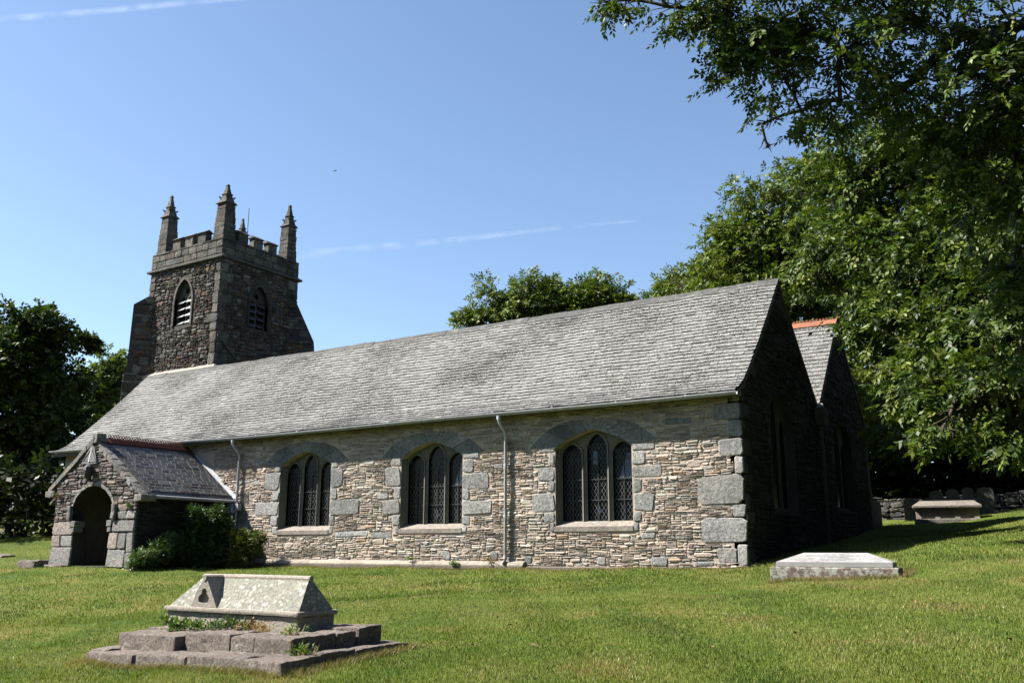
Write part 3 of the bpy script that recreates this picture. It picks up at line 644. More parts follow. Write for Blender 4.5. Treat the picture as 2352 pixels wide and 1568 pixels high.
def pinnacle(cx, cy, top, cap, s=.42):
    mb = MB(); c = tuple(pick('grand', 1)[0]); z = 15.45; k = 0
    while z < cap-.05:   # stacked stones of the shaft
        h = min(random.uniform(.22, .36), cap-z); f = 1-.22*(z-15.4)/2; q = s*f+random.uniform(-.012, .012)
        rough(mb, (cx-q, cy-q, z), (cx+q, cy+q, z+h-.008), .25, .02, .03, tuple(pick('grand', 1)[0]), z+cx); z += h
    q = s*.80
    def fr(z0_, a, z1_, b_): 
        mb.hexa([(cx-a, cy-a, z0_), (cx+a, cy-a, z0_), (cx+a, cy+a, z0_), (cx-a, cy+a, z0_), (cx-b_, cy-b_, z1_), (cx+b_, cy-b_, z1_), (cx+b_, cy+b_, z1_), (cx-b_, cy+b_, z1_)], c)
    fr(cap, q*.85, cap+.07, q*1.22); fr(cap+.071, q*1.22, cap+.2, q*.9)
    zz = cap+.201; tl = top-zz
    fr(zz, q*.85, zz+tl*.40, q*.50); fr(zz+tl*.401, q*.66, zz+tl*.46, q*.60); fr(zz+tl*.461, q*.46, zz+tl*.9, q*.2); fr(zz+tl*.901, q*.28, top, q*.18)
    for sx_ in (-1, 1):       # worn crockets
        for sy_ in (-1, 1):
            for f in (.2,): 
                r_ = q*(.85-.8*f); mb.hexa([(cx+sx_*r_-.05, cy+sy_*r_-.05, zz+tl*f), (cx+sx_*r_+.05, cy+sy_*r_-.05, zz+tl*f), (cx+sx_*r_+.05, cy+sy_*r_+.05, zz+tl*f), (cx+sx_*r_-.05, cy+sy_*r_+.05, zz+tl*f)]+[(cx+sx_*(r_+.05)-.03, cy+sy_*(r_+.05)-.03, zz+tl*f+.09), (cx+sx_*(r_+.05)+.03, cy+sy_*(r_+.05)-.03, zz+tl*f+.09), (cx+sx_*(r_+.05)+.03, cy+sy_*(r_+.05)+.03, zz+tl*f+.09), (cx+sx_*(r_+.05)-.03, cy+sy_*(r_+.05)+.03, zz+tl*f+.09)], c)
    mb.build('pinnacle', M_twrg, tower)
pinnacle(-33.45, 8.42, 18.85, 17.5, .37); pinnacle(-28.97, 8.42, 18.5, 17.35, .40); pinnacle(-28.93, 12.64, 18.75, 17.4, .36); pinnacle(-32.75, 12.7, 18.75, 17.5, .30)
mb = MB(); mb.tube([(-32.3, 12.7, 15.2), (-32.3, 12.7, 19.3)], .02, 5); mb.build('lightning_rod', M_iron, tower)
# buttresses (diagonal)
def buttress(cx, cy, dx, dy, prof_, hw=.4):
    d = Vector((dx, dy)).normalized(); n_ = Vector((-d.y, d.x)); mb = MB()
    vs = []
    for s_ in (-1, 1):
        for p in prof_: vs.append((cx+d.x*p[0]+n_.x*hw*s_, cy+d.y*p[0]+n_.y*hw*s_, p[1]))
    k = len(prof_); mb.add(vs, [tuple(range(k)), tuple(range(k, 2*k))[::-1]]+[(j, (j+1) % k, k+(j+1) % k, k+j) for j in range(k)], (.09, .09, .088))
    o = mb.build('buttress', M_twrm, tower)
    pt = []
    for s_ in (-1, 1):
        rr = clip(layout(0.02, prof_[1][0]-.01, 7.5, prof_[-1][1], ch=(.12, .3), ln=(.25, .6)), [], lambda u: float(np.interp(u, [p[0]+1e-4*i_ for i_, p in enumerate(prof_[2:][::-1])][:-1]+[prof_[2][0]], [p[1] for p in prof_[2:][::-1]])), )
        pt.append(stones(rr, .014, .03, 'tower', O=(cx+n_.x*hw*s_, cy+n_.y*hw*s_, 0), Ud=(d.x, d.y, 0), Nd=(n_.x*s_, n_.y*s_, 0)))
    stone_obj('buttress_stones', pt, M_twr, tower)
buttress(-33.75, 8.25, -1, -1, [(-.3, 0), (1.25, 0), (1.25, 9.0), (1.08, 9.35), (1.02, 12.7), (.35, 13.15), (-.3, 13.15)], .36)
buttress(-28.8, 12.8, 1, 1, [(-.3, 0), (1.75, 0), (1.75, 8.0), (1.42, 11.1), (.42, 13.2), (-.3, 13.2)], .36)
# belfry openings
def belfry(cx, sp, ap, bt, ax_, base, lit, hw=.7):
    def W(u, d, z): return (u, base+d, z) if ax_ == 'y' else (base-d, u, z)
    mb = MB()
    L = [arch(cx-.29, .24, sp-.15, sp+.15, 5, bt+.05), arch(cx+.29, .24, sp-.15, sp+.15, 5, bt+.05), [(cx+.14*math.cos(a), sp+.42+.16*math.sin(a)) for a in np.linspace(0, 2*math.pi, 9)[:-1]]]
    d0, d1 = (base+.2, base+.3) if ax_ == 'y' else (base-.2, base-.3)
    mb.plate(arch(cx, hw+.02, sp, ap+.02, 7, bt-.02), L, d0, d1, axis=ax_, c=(.10, .10, .09)); mb.build('belfry_tracery', M_twrg, tower)
    mb = MB(); A = arch(cx, hw, sp, ap, 7, bt); B = arch(cx, hw+.12, sp, ap+.14, 7, bt-.03)
    for i_ in range(len(A)-1):
        q = [A[i_], A[i_+1], B[i_+1], B[i_]]; vs = [W(p[0], -.06, p[1]) for p in q]+[W(p[0], .15, p[1]) for p in q]
        mb.add(vs, [(0, 1, 2, 3), (7, 6, 5, 4), (0, 4, 5, 1), (1, 5, 6, 2), (2, 6, 7, 3), (3, 7, 4, 0)], tuple(pick('grand', 1)[0]*(1.0 if lit else .6)))  # surround painted darker on the unlit face
    mb.build('belfry_surround', M_twrg, tower)
    z = bt+.12; k = 0
    while z < sp-.05:
        for s_ in (-1, 1):
            mb = MB(); u0, u1 = cx+s_*.29-.235, cx+s_*.29+.235; tl = .02*s_
            vs = [W(u0, .07, z-.02+tl), W(u1, .07, z-.02), W(u1, .36, z+.23), W(u0, .36, z+.23+tl)]; vs += [(v[0], v[1], v[2]+.025) for v in vs]
            mb.hexa(vs); mb.build('louvre', M_louv if lit else M_louv_shade, tower)  # pale copy for the sunny side, dark copy for the shaded side
        z += .36; k += 1
    mb = MB(); a = (cx-.8, base+.45, bt-.1) if ax_ == 'y' else (base-.46, cx-.8, bt-.1); b_ = (cx+.8, base+.46, ap+.1) if ax_ == 'y' else (base-.45, cx+.8, ap+.1)
    mb.box(a, b_); mb.build('belfry_shade_sheet', M_iron, tower)  # near-black sheet stands for the dark inside the belfry
M_louv_shade = plain('shaded_louvre', (.07, .075, .09), .6)  # louvre slate with the east face's shade put into its colour
belfry(-31.2, 12.75, 13.72, 11.35, 'y', y0, True, .64); belfry(10.5, 12.6, 13.5, 11.3, 'x', x1, False, .60)
mb = MB(); mb.hexa([(x1+.0, 8.0, 10.45), (x1+.12, 8.0, 10.45), (x1+.12, 9.6, 9.2), (x1, 9.6, 9.2), (x1, 8.0, 10.58), (x1+.08, 8, 10.58), (x1+.08, 9.6, 9.33), (x1, 9.6, 9.33)], (.12, .12, .12)); mb.build('old_roof_weathering', M_twrg, tower)
# ================================================================== PORCH
po = empty('porch', (-19.35, -3.6, -.1)); po.parent = ch; po['label'] = 'gabled stone porch with round-headed arch and red crested ridge'
PY = -3.6; PX0, PX1, PA = -21.3, -17.15, -19.5
def pslope(x): return 3.70-(abs(x-PA))*.70
arc = [(-20.22, -.6), (-20.22, 1.2), (-20.42, 1.25), (-20.40, 1.62), (-20.24, 1.93), (-19.98, 2.14), (-19.66, 2.27), (-19.36, 2.31), (-19.05, 2.27), (-18.72, 2.14), (-18.45, 1.92), (-18.27, 1.62), (-18.24, 1.25), (-18.40, 1.2), (-18.36, -.6)]
mb = MB(); mb.plate([(PX0, -.6), (PX1, -.6), (PX1, pslope(PX1)), (PA, 3.70), (PX0, pslope(PX0))][::-1], [arc], PY, PY+.42); pw = mb.build('front_wall', M_twrm, po)
PB = [(-21.3, -20.2, .82, 1.24), (-21.3, -20.8, .46, .82), (-20.8, -20.2, .46, .82), (-21.3, -20.2, -.15, .46), (-18.22, -17.15, .89, 1.24), (-18.36, -17.9, .39, .89), (-17.9, -17.5, .39, .89), (-17.5, -17.15, .3, .89), (-18.36, -17.5, -.15, .39), (-17.5, -17.15, -.15, .3), (-18.0, -17.6, 1.26, 1.5), (-17.6, -17.15, 1.26, 1.5)]
pex = PB+[(-20.5, -18.16, -1, 1.7), (-20.35, -18.32, 1.7, 2.02), (-20.0, -18.7, 2.02, 2.25), (-19.7, -19.0, 2.25, 2.34)]
rp = clip(layout(PX0, PX1, -.1, 3.7, ch=(.05, .12), ln=(.13, .4)), pex, lambda u: pslope(u)-.02)
stone_obj('rubble_stones', stones(rp, .01, .03, 'porch', O=(0, PY, 0), wave=.01), stone_mat('porch_rubble', None, (.6, 1.4), 18, lich=(.36, .35, .32), lf=.62, lsc=6, bd=.02), pw)
for pb in PB: stone_obj('granite_block', stones([pb], .014, .04, 'granp', cut=.08, jit=.03, wave=0, dj=.2, O=(0, PY, 0)), M_gran, pw)
mb = MB(); n = 15   # voussoirs
ar_i = arc[2:-2]; 
for k in range(len(ar_i)-1):
    a, b_ = Vector(ar_i[k]), Vector(ar_i[k+1]); cc = Vector((-19.37, 1.3)); ao = a+(a-cc).normalized()*.09; bo = b_+(b_-cc).normalized()*.09
    mb.prism([tuple(a), tuple(b_), tuple(bo), tuple(ao)], 'y', PY-.02-.015*random.random(), PY+.3, tuple(pick('granp', 1)[0]))
mb.build('arch_stones', M_gran, po)
for x, s_ in ((-20.22, 1), (-18.36, -1)):
    mb = MB()
    rough(mb, (x-.13, PY-.07, 1.06), (x+.13, PY+.3, 1.24), .08, .012, .02, (.2, .2, .19), x); rough(mb, (x-.09, PY-.05, .9), (x+.09, PY+.25, 1.06), .08, .012, .02, (.2, .2, .19), x)
    rough(mb, (x-s_*.2-.08, PY-.12, 1.25), (x-s_*.2+.08, PY+.0, 1.72), .08, .03, .03, (.2, .2, .19), x+3)
    mb.build('carved_capital', M_gran, po)
# side walls, inside
mb = MB(); mb.box((PX0+.02, PY+.42, -.6), (PX0+.42, 0, 2.2)); mb.build('side_wall', M_twrm, po); mb = MB(); mb.box((PX1-.42, PY+.42, -.6), (PX1-.02, 0, 2.1)); sw = mb.build('side_wall', M_twrm, po)
re_ = clip(layout(PY+.05, 0, -.1, 1.95, ch=(.06, .14), ln=(.15, .4)), [])
stone_obj('rubble_stones', stones(re_, .01, .02, 'dark', O=(PX1, 0, 0), **E_), M_shaded, sw)
mb = MB(); mb.box((PX0+.43, PY+.5, -.6), (PX0+.46, -.03, 2.3)); mb.box((PX1-.46, PY+.5, -.6), (PX1-.43, -.03, 2.3)); mb.box((PX0+.46, -.06, -.6), (PX1-.46, -.03, 2.6)); mb.build('inner_wall', M_inner, po)
mb = MB(); mb.plate(arch(-19.35, .62, 1.3, 2.0, 7, -.3), [], -.10, -.065); dr_ = mb.build('door', M_wood, po)
mb = MB(); A = arch(-19.35, .64, 1.3, 2.02, 7, -.3); B = arch(-19.35, .8, 1.3, 2.2, 7, -.3)
for i_ in range(len(A)-1): mb.prism([A[i_], A[i_+1], B[i_+1], B[i_]], 'y', -.16, -.062, (.12, .11, .09))
mb.build('door_arch', M_gran, po)
mb = MB(); mb.box((PX0+.4, PY+.0, -.5), (PX1-.4, -.0, -.11)); mb.build('porch_floor', M_head, po)
# porch roof
def fE(u, p, z): return (PA+p, u, z)
def fW(u, p, z): return (PA-p, u, z)
mb = MB(); mb.prism([(PA-2.62, 1.86), (PA, 3.70), (PA+2.48, 1.93), (PA+2.48, 1.85), (PA, 3.6), (PA-2.62, 1.78)], 'y', PY+.275, .4)
pr_ = mb.build('porch_roof', M_ridge, po)
V, Q, C = slate_roof([(2.50, 1.945), (0, 3.735)], PY+.27, .02, gauge=.165, wr_=(.22, .42), th=.024, pal='slatep', frame=fE)
V2, Q2, C2 = slate_roof([(2.62, 1.88), (0, 3.735)], PY+.40, .3, gauge=.165, wr_=(.25, .5), th=.014, pal='slatep', frame=fW)
stone_obj('slates', [(V, Q, C), (V2, Q2, C2)], M_slate2, pr_)
mb = MB(); mb.prism([(PA-.16, 3.66), (PA, 3.83), (PA+.16, 3.66), (PA+.13, 3.63), (PA, 3.79), (PA-.13, 3.63)], 'y', PY+.1, -.1)
rt = mb.build('ridge_tiles', M_terra2, pr_)
mb = MB()
for k in range(31):
    y = PY+.45+k*.098; 
    if 27.5 < k < 28.5: continue
    mb.tube([(PA, y+.038*math.cos(a), 3.885+.05*math.sin(a)) for a in np.linspace(0, 2*math.pi, 9)], .014, 5, cap=False)
mb.build('ridge_cresting', M_terra2, pr_)
# gable coping and kneelers
mb = MB()
for s_ in (-1, 1):
    e = PX0-.4 if s_ < 0 else PX1+.18
    k = 6
    for j in range(k if s_ < 0 else 0):
        xa = PA+(e-PA)*(j+.06*(j == 0))/k; xb = PA+(e-PA)*(j+.98)/k; th = .11+.02*random.random(); y_ = PY-.07-.015*random.random()
        lo = -.04
        mb.prism([(xa, pslope(xa)+lo), (xb, pslope(xb)+lo), (xb, pslope(xb)+th), (xa, pslope(xa)+th*(1 if s_ < 0 else .75))], 'y', y_, PY+(.40 if s_ < 0 else .2), tuple(pick('granp', 1)[0]*.9))
    rough(mb, (e-.25 if s_ > 0 else e-.1, PY-.1, pslope(e)-.16), (e+.1 if s_ > 0 else e+.35, PY+.42, pslope(e)+.04), .1, .02, .03, (.2, .19, .17), s_)
rough(mb, (PA-.13, PY-.06, 3.62), (PA+.13, PY+.26, 3.93), .1, .02, .03, (.2, .2, .19), 3)
mb.build('gable_coping', M_gran, po)
mb = MB()
for j in range(9):
    xa = PA+.12+j*.265
    rough(mb, (xa, PY-.03, -.12), (xa+.26, PY+.27, .05+.02*random.random()), .1, .03, .03, tuple(pick('granp', 1)[0]*.8), j, lambda p: (p.x, p.y, p.z+pslope(p.x)-.03))
mb.build('gable_top_stones', M_gran, po)
mb = MB(); mb.prism([(-20.05, 2.99), (-19.25, 2.97), (-19.42, 3.43), (-19.6, 3.58), (-19.75, 3.4)], 'y', PY-.075, PY-.005, (.22, .22, .22)); sd = mb.build('sundial', M_gran, po)
mb = MB(); mb.tube([(-19.58, PY-.08, 3.46), (-19.33, PY-.30, 2.99)], .012, 5); mb.tube([(-19.33, PY-.30, 2.99), (-19.33, PY-.08, 3.02)], .012, 5); mb.tube([(-19.58, PY-.08, 3.46), (-19.95, PY-.08, 3.08)], .008, 4); mb.tube([(-19.95, PY-.08, 3.1), (-19.6, PY-.08, 3.05)], .008, 4); mb.build('gnomon', M_iron, sd)
mb = MB(); mb.tube([(-19.50, PY-.16, 2.96), (-19.50, PY-.16, 2.86), (-19.48, PY-.18, 2.75), (-19.47, PY-.18, 2.6), (-19.45, PY-.14, 2.5), (-19.42, PY-.08, 2.42)], [.05, .14, .15, .12, .07, .03], 8); mb.build('hanging_lantern', M_iron, po)
# flashing, porch gutter, hopper
mb = MB(); mb.hexa([(PA+.35, -.025, 3.50), (PX1+.12, -.025, 1.98), (PX1+.12, -.12, 1.98), (PA+.35, -.12, 3.5), (PA+.35, -.02, 3.61), (PX1+.2, -.02, 2.04), (PX1+.12, -.1, 2.0), (PA+.35, -.1, 3.52)]); mb.build('lead_flashing', M_lead, po)
mb = MB(); mb.tube([(PX1+.19, PY+.35, 1.92), (PX1+.19, -.04, 1.90)], .05, 8); mb.build('gutter', M_gut, po)
mb = MB(); mb.box((PX1+.02, -.30, 1.55), (PX1+.24, -.06, 1.83)); mb.tube([(PX1+.13, -.15, 1.56), (PX1+.13, -.15, -.1)], .04, 8); mb.box((PX1+.30, -.22, 1.62), (PX1+.44, -.06, 1.84)); mb.build('downpipe', M_gut, po)
mb = MB(); rough(mb, (-22.3, PY-.5, -.3), (-21.35, PY+.2, .05), .15, .05, .08, None, 4); rough(mb, (-21.4, PY-.25, -.35), (-20.3, PY-.0, -.08), .15, .03, .05, None, 6); mb.build('threshold_stone', M_step, po)
# ================================================================== TOMBS
tb = empty('coped_tomb', (-3, -11.8, -.7)); tag(tb, 'weathered granite coped tomb with cross gablet on two broken steps, foreground lawn', 'tomb')
Lx0, Lx1, Ly0, Ly1 = -4.28, -1.72, -12.13, -11.45
mb = MB(); rough(mb, (Lx0+.01, Ly0+.01, -.70), (Lx1-.01, Ly1-.01, -.455), .08, .008, .012, None, 1); mb.build('tomb_base', M_tomb, tb)
mb = MB(); rough(mb, (Lx0-.03, Ly0-.03, -.45), (Lx1+.03, Ly1+.03, -.385), .08, .005, .025, None, 2); mb.build('ledge_moulding', M_tomb, tb)
mb = MB(); rz = .0; ym = (Ly0+Ly1)/2
a0, a1, b0, b1 = (Lx0+.02, Ly0+.03), (Lx1-.01, Ly1-.03), Lx0+.36, Lx1-.14
mb.hexa([(a0[0], a0[1], -.385), (a1[0], a0[1], -.385), (a1[0], a1[1], -.385), (a0[0], a1[1], -.385), (b0, ym-.03, rz), (b1, ym-.03, rz), (b1, ym+.03, rz), (b0, ym+.03, rz)])
mb.build('coping', M_tomb2, tb)
mb = MB(); mb.tube([(b0-.02, ym, rz+.005), (-3.0, ym, rz+.008), (b1+.015, ym, rz+.005)], .042, 10)
gx = -3.53
mb.tube([(gx, Ly0+.0, rz+.003), (gx, Ly1-.0, rz+.003)], .038, 10); mb.build('ridge_roll', M_tomb, tb)
mb = MB()   # cross gablet with a trefoil niche in its front
tref = []
for cx_, cz_, a_, b_ in ((gx-.005+.055, -.275, -80, 60), (gx, -.19, -20, 200), (gx-.06, -.275, 120, 265)):
    for q in np.linspace(R(a_), R(b_), 6): tref.append((cx_+.055*math.cos(q), cz_+.055*math.sin(q)))
tri = [(gx-.27, -.383), (gx+.27, -.383), (gx+.035, rz), (gx-.035, rz)]
mb.plate(tri, [tref], Ly0+.012, Ly0+.07)
mb.prism(tri, 'y', Ly0+.071, ym)
mb.prism(tri, 'y', ym+.001, Ly1-.02); mb.build('gablet', M_tomb, tb)
def midz(x, y): return -.62+.022*(x+1.02)+.028*(y+12.87)
def botz(x, y): return -.80+.03*(x+.63)+.028*(y+13.38)
def step(x0_, x1_, y0_, y1_, zf, h, seed, dz=0, skew=0.06, tag_=None):
    mb = MB(); zc = zf((x0_+x1_)/2, (y0_+y1_)/2)
    def sh(p): return (p.x, p.y-skew*(p.x+1)*1.0, p.z+zf(p.x, p.y-skew*(p.x+1))+dz)
    rough(mb, (x0_, y0_, -h), (x1_, y1_, 0), .055, .019, .022, None, seed, sh); mb.build('step_stone', M_step, tb)
for i_, (a, b_, dz, dy) in enumerate(((-1.70, -1.04, 0, 0), (-2.18, -1.72, -.004, .01), (-3.14, -2.20, .004, .015), (-4.48, -3.18, -.03, -.11))): step(a, b_, -12.89+dy, -12.15, midz, .24, i_, dz, .085)
step(-1.62, -1.04, -12.13, -11.78, midz, .24, 8, -.015, .0); step(-1.66, -1.02, -11.76, -11.32, midz, .26, 9, .02, .0)
for i_, (a, b_) in enumerate(((-2.6, -1.7), (-3.7, -2.62), (-4.5, -3.72))): step(a, b_, -11.5, -11.15, midz, .24, 12+i_, 0, 0)
step(-4.55, -4.1, -12.2, -11.5, midz, .22, 15, -.01, 0)
for i_, (a, b_, dz, dy) in enumerate(((-1.35, -.63, .0, 0), (-2.42, -1.40, .0, .05), (-3.53, -2.48, -.02, .05), (-4.66, -3.57, -.04, .02))): step(a, b_, -13.38+dy, -12.75, botz, .3, 20+i_, dz, .085)
for i_, (a, b_, dz) in enumerate(((-12.8, -12.2, .01), (-12.18, -11.7, -.01), (-11.68, -11.15, -.02))): step(-1.25, -.65-.03*i_, a, b_, botz, .3, 30+i_, dz, 0.0)
step(-4.8, -4.4, -12.9, -11.4, botz, .26, 40, -.02, .0)
mb = MB(); mb.box((-4.4, -12.5, -1.3), (-1.15, -11.3, -.78)); o = mb.build('core_rubble', M_mort, tb)
def rot_build(org, ang, parts, parent):
    cs, sn = math.cos(ang), math.sin(ang)
    for nm, mb, mt in parts:
        mb.v = [(org[0]+v[0]*cs-v[1]*sn, org[1]+v[0]*sn+v[1]*cs, org[2]+v[2]) for v in mb.v]; mb.build(nm, mt, parent)
def hip(mb, x0_, x1_, y0_, y1_, z0_, z1_, ix, iy):
    ymid = (y0_+y1_)/2
    mb.hexa([(x0_, y0_, z0_), (x1_, y0_, z0_), (x1_, y1_, z0_), (x0_, y1_, z0_), (x0_+ix, ymid-iy, z1_), (x1_-ix, ymid-iy, z1_), (x1_-ix, ymid+iy, z1_), (x0_+ix, ymid+iy, z1_)])
lt_ = empty('ledger_tomb', (2.8, -3.7, -.15)); tag(lt_, 'low pale hipped ledger tomb with faint inscription beside the dark east wall', 'tomb')
B_, L_, Tp, In = MB(), MB(), MB(), MB()
rough(B_, (0, 0, -.35), (2.12, .98, .285), .1, .006, .02, None, 3)
rough(L_, (.10, .06, .29), (2.03, .92, .375), .15, .001, .006, None, 5)
hip(Tp, .104, 2.026, .064, .916, .376, .53, .42, .02)
for li, (w_, t_) in enumerate(((.30, .78), (.98, .62), (.46, .46), (.85, .31), (.36, .15))):
    x = 1.06-w_/2; y = .064+t_*.40; z = .376+.154*(t_*.40/.406)+.0025
    while x < 1.06+w_/2:
        l = random.uniform(.018, .036); dy = random.uniform(.02, .028)
        if random.random() < .82: In.hexa([(x, y, z), (x+l*.8, y, z), (x+l*.8, y+dy, z+dy*.38), (x, y+dy, z+dy*.38), (x, y, z+.001), (x+l*.8, y, z+.001), (x+l*.8, y+dy, z+dy*.38+.001), (x, y+dy, z+dy*.38+.001)])
        x += l*1.25
rot_build((1.82, -4.2, -.19), R(6.5), [('base_block', B_, M_slabb), ('ledger_edge', L_, M_slabe), ('ledger_top', Tp, M_slab), ('inscription', In, plain('weathered_lettering', (.14, .135, .13)))], lt_)
ft = empty('chest_tomb', (2.1, 15.2, 1.27)); tag(ft, 'distant chest tomb with overhanging coped top on the sloping grass', 'tomb')
B_, P_, L_ = MB(), MB(), MB()
rough(B_, (0, 0, -.3), (2.12, 1.0, .20), .12, .015, .03, None, 3)
P_.box((.10, .10, .20), (2.02, .9, .58))
for x in (.05, .66, 1.3, 1.9): P_.box((x, .06, .20), (x+.17, .098, .58))
rough(L_, (-.05, -.05, .56), (2.17, 1.05, .66), .12, .006, .03, None, 4); hip(L_, -.03, 2.15, -.03, 1.03, .655, .83, .22, .12)
rot_build((1.10, 14.66, 1.27), R(8), [('base_block', B_, M_lid), ('panel', P_, M_tomb), ('coped_lid', L_, M_lid)], ft)
for i_, (xa, xb, h, lab) in enumerate(((1.18, 1.66, 1.05, 'tall round-topped headstone second from the church side, behind the chest tomb'), (1.75, 2.21, 1.03, 'broad headstone behind the middle of the chest tomb'), (2.29, 2.69, 1.04, 'round-topped headstone behind the right half of the chest tomb'), (2.80, 3.36, .98, 'widest dark headstone, rightmost of the row under the trees'), (.2, .62, .9, 'small dark headstone left of the chest tomb against the wall'))):
    y = 17.75+.04*i_; zg = z1(xa, y)
    mb = MB(); A = arch((xa+xb)/2, (xb-xa)/2, zg+h-.16, zg+h, 8, zg-.3, pointed=False)
    mb.prism(A, 'y', y, y+.1); o = mb.build('headstone', M_head); tag(o, lab, 'headstone', 'headstones below the trees')
# boundary wall
bw = empty('boundary_wall', (5, 22, 1.9)); tag(bw, 'low rough stone churchyard wall in deep shade under the trees', 'wall')
mb = MB(); mb.hexa([(-2.4, 21.1, 1.0), (13.2, 23.1, 1.0), (13.2, 23.6, 1.0), (-2.4, 21.6, 1.0), (-2.4, 21.2, 2.45), (13.2, 23.2, 2.85), (13.2, 23.5, 2.85), (-2.4, 21.5, 2.45)]); mb.build('wall_core', M_twrm, bw)
d_ = Vector((15.6, 2.0)).normalized(); rw = clip(layout(0, 15.7, 1.4, 2.9, ch=(.12, .28), ln=(.2, .6)), [], lambda u: 2.5+.025*u+.05*math.sin(u*2.1))
stone_obj('wall_stones', stones(rw, .015, .07, 'grand', wave=.06, cut=.35, jit=.2, O=(-2.4, 21.08, 0), Ud=(d_.x, d_.y, 0), Nd=(d_.y, -d_.x, 0)), M_gran, bw)
mb = MB(); rough(mb, (-32.0, -3.4, .7), (-24.5, -2.9, 1.02), .3, .03, .05, None, 5, lambda p: (p.x, p.y, p.z+z1(p.x, p.y)-.95)); o = mb.build('kerb_wall', M_step); tag(o, 'low stone edging on the bank left of the porch', 'kerb wall')
# ================================================================== VEGETATION
def unit(a): return a/np.maximum(np.linalg.norm(a, axis=-1, keepdims=True), 1e-6)
def blob_points(blobs, n, shell=.55, squash=.85, clump=0, cs=.16):
    if clump:
        p, d, k = _blob(blobs, clump, shell, squash); j = rng.integers(0, clump, n); bl = np.array(blobs)
        g_ = rng.standard_normal((n, 3))*cs*(.5+.5*bl[k[j], 3:4]); return p[j]+g_*np.array([1, 1, .7]), unit(d[j]+unit(g_)*.9), k[j]
    return _blob(blobs, n, shell, squash)
def _blob(blobs, n, shell=.55, squash=.85):
    bl = np.array(blobs); w_ = bl[:, 3]**2; k = rng.choice(len(bl), n, p=w_/w_.sum())
    d = unit(rng.standard_normal((n, 3))); r = (shell+(1-shell)*rng.random((n, 1)))*(1+.16*rng.standard_normal((n, 1)))
    nz_ = 1+.22*np.sin(d[:, :1]*5+k[:, None])*np.cos(d[:, 1:2]*6+k[:, None]*2)+.12*np.sin(d[:, 2:3]*9+k[:, None])
    p = bl[k, :3]+d*r*nz_*bl[k, 3:4]*np.array([1, 1, squash]); return p, d, k
def sprays(P, D, leaf=(.12, .045), nl=9, length=.35, droop=.5, colr=((.05, .09, .02),), jit=.25, spread=.8):
    """compound leaves: a rachis with paired leaflets. returns V,Q,C"""
    n = len(P); dr = unit(D*np.array([1, 1, .6])+rng.standard_normal((n, 3))*.55+np.array([0, 0, -droop]))
    up = unit(np.array([0, 0, 1.])+rng.standard_normal((n, 3))*.5); side = unit(np.cross(dr, up)); nm = unit(np.cross(side, dr))
    t_ = np.linspace(.15, 1, nl); s = np.where(np.arange(nl) % 2 == 0, 1., -1.); s[-1] = 0
    L = length*rng.uniform(.7, 1.2, (n, 1, 1))
    base = P[:, None]+dr[:, None]*t_[None, :, None]*L-np.array([0, 0, 1.])*(t_**2)[None, :, None]*L*droop*.4
    axis_ = unit(dr[:, None]*(.55+(s == 0)*.6)[None, :, None]+side[:, None]*s[None, :, None]*spread+rng.standard_normal((n, nl, 3))*jit+np.array([0, 0, -.15-.3*droop]))
    wv = unit(np.cross(axis_, nm[:, None]+rng.standard_normal((n, nl, 3))*.45)); l = leaf[0]*rng.uniform(.75, 1.2, (n, nl, 1)); w_ = leaf[1]*rng.uniform(.8, 1.2, (n, nl, 1))
    V = np.stack([base, base+axis_*l*.45+wv*w_*.5, base+axis_*l, base+axis_*l*.45-wv*w_*.5], 2).reshape(-1, 3)
    Q = np.arange(len(V)).reshape(-1, 4); cs = np.array(colr); ci = rng.integers(0, len(cs), n)
    C = np.repeat(cs[ci]*(1+.18*rng.standard_normal((n, 1))), nl, 0)*(1+.15*rng.standard_normal((n*nl, 1)))
    return V, Q, np.clip(C, .004, .6)
def bez(a, b_, sag, n=6, wob=.0):
    a, b_ = Vector(a), Vector(b_); pts = []
    for i_ in range(n+1):
        t_ = i_/n; p = a.lerp(b_, t_)+Vector((0, 0, sag*4*t_*(1-t_))); L = (b_-a).length
        if 0 < i_ < n: p += noise.noise_vector(p*1.7)*wob*L
        pts.append(p)
    return pts
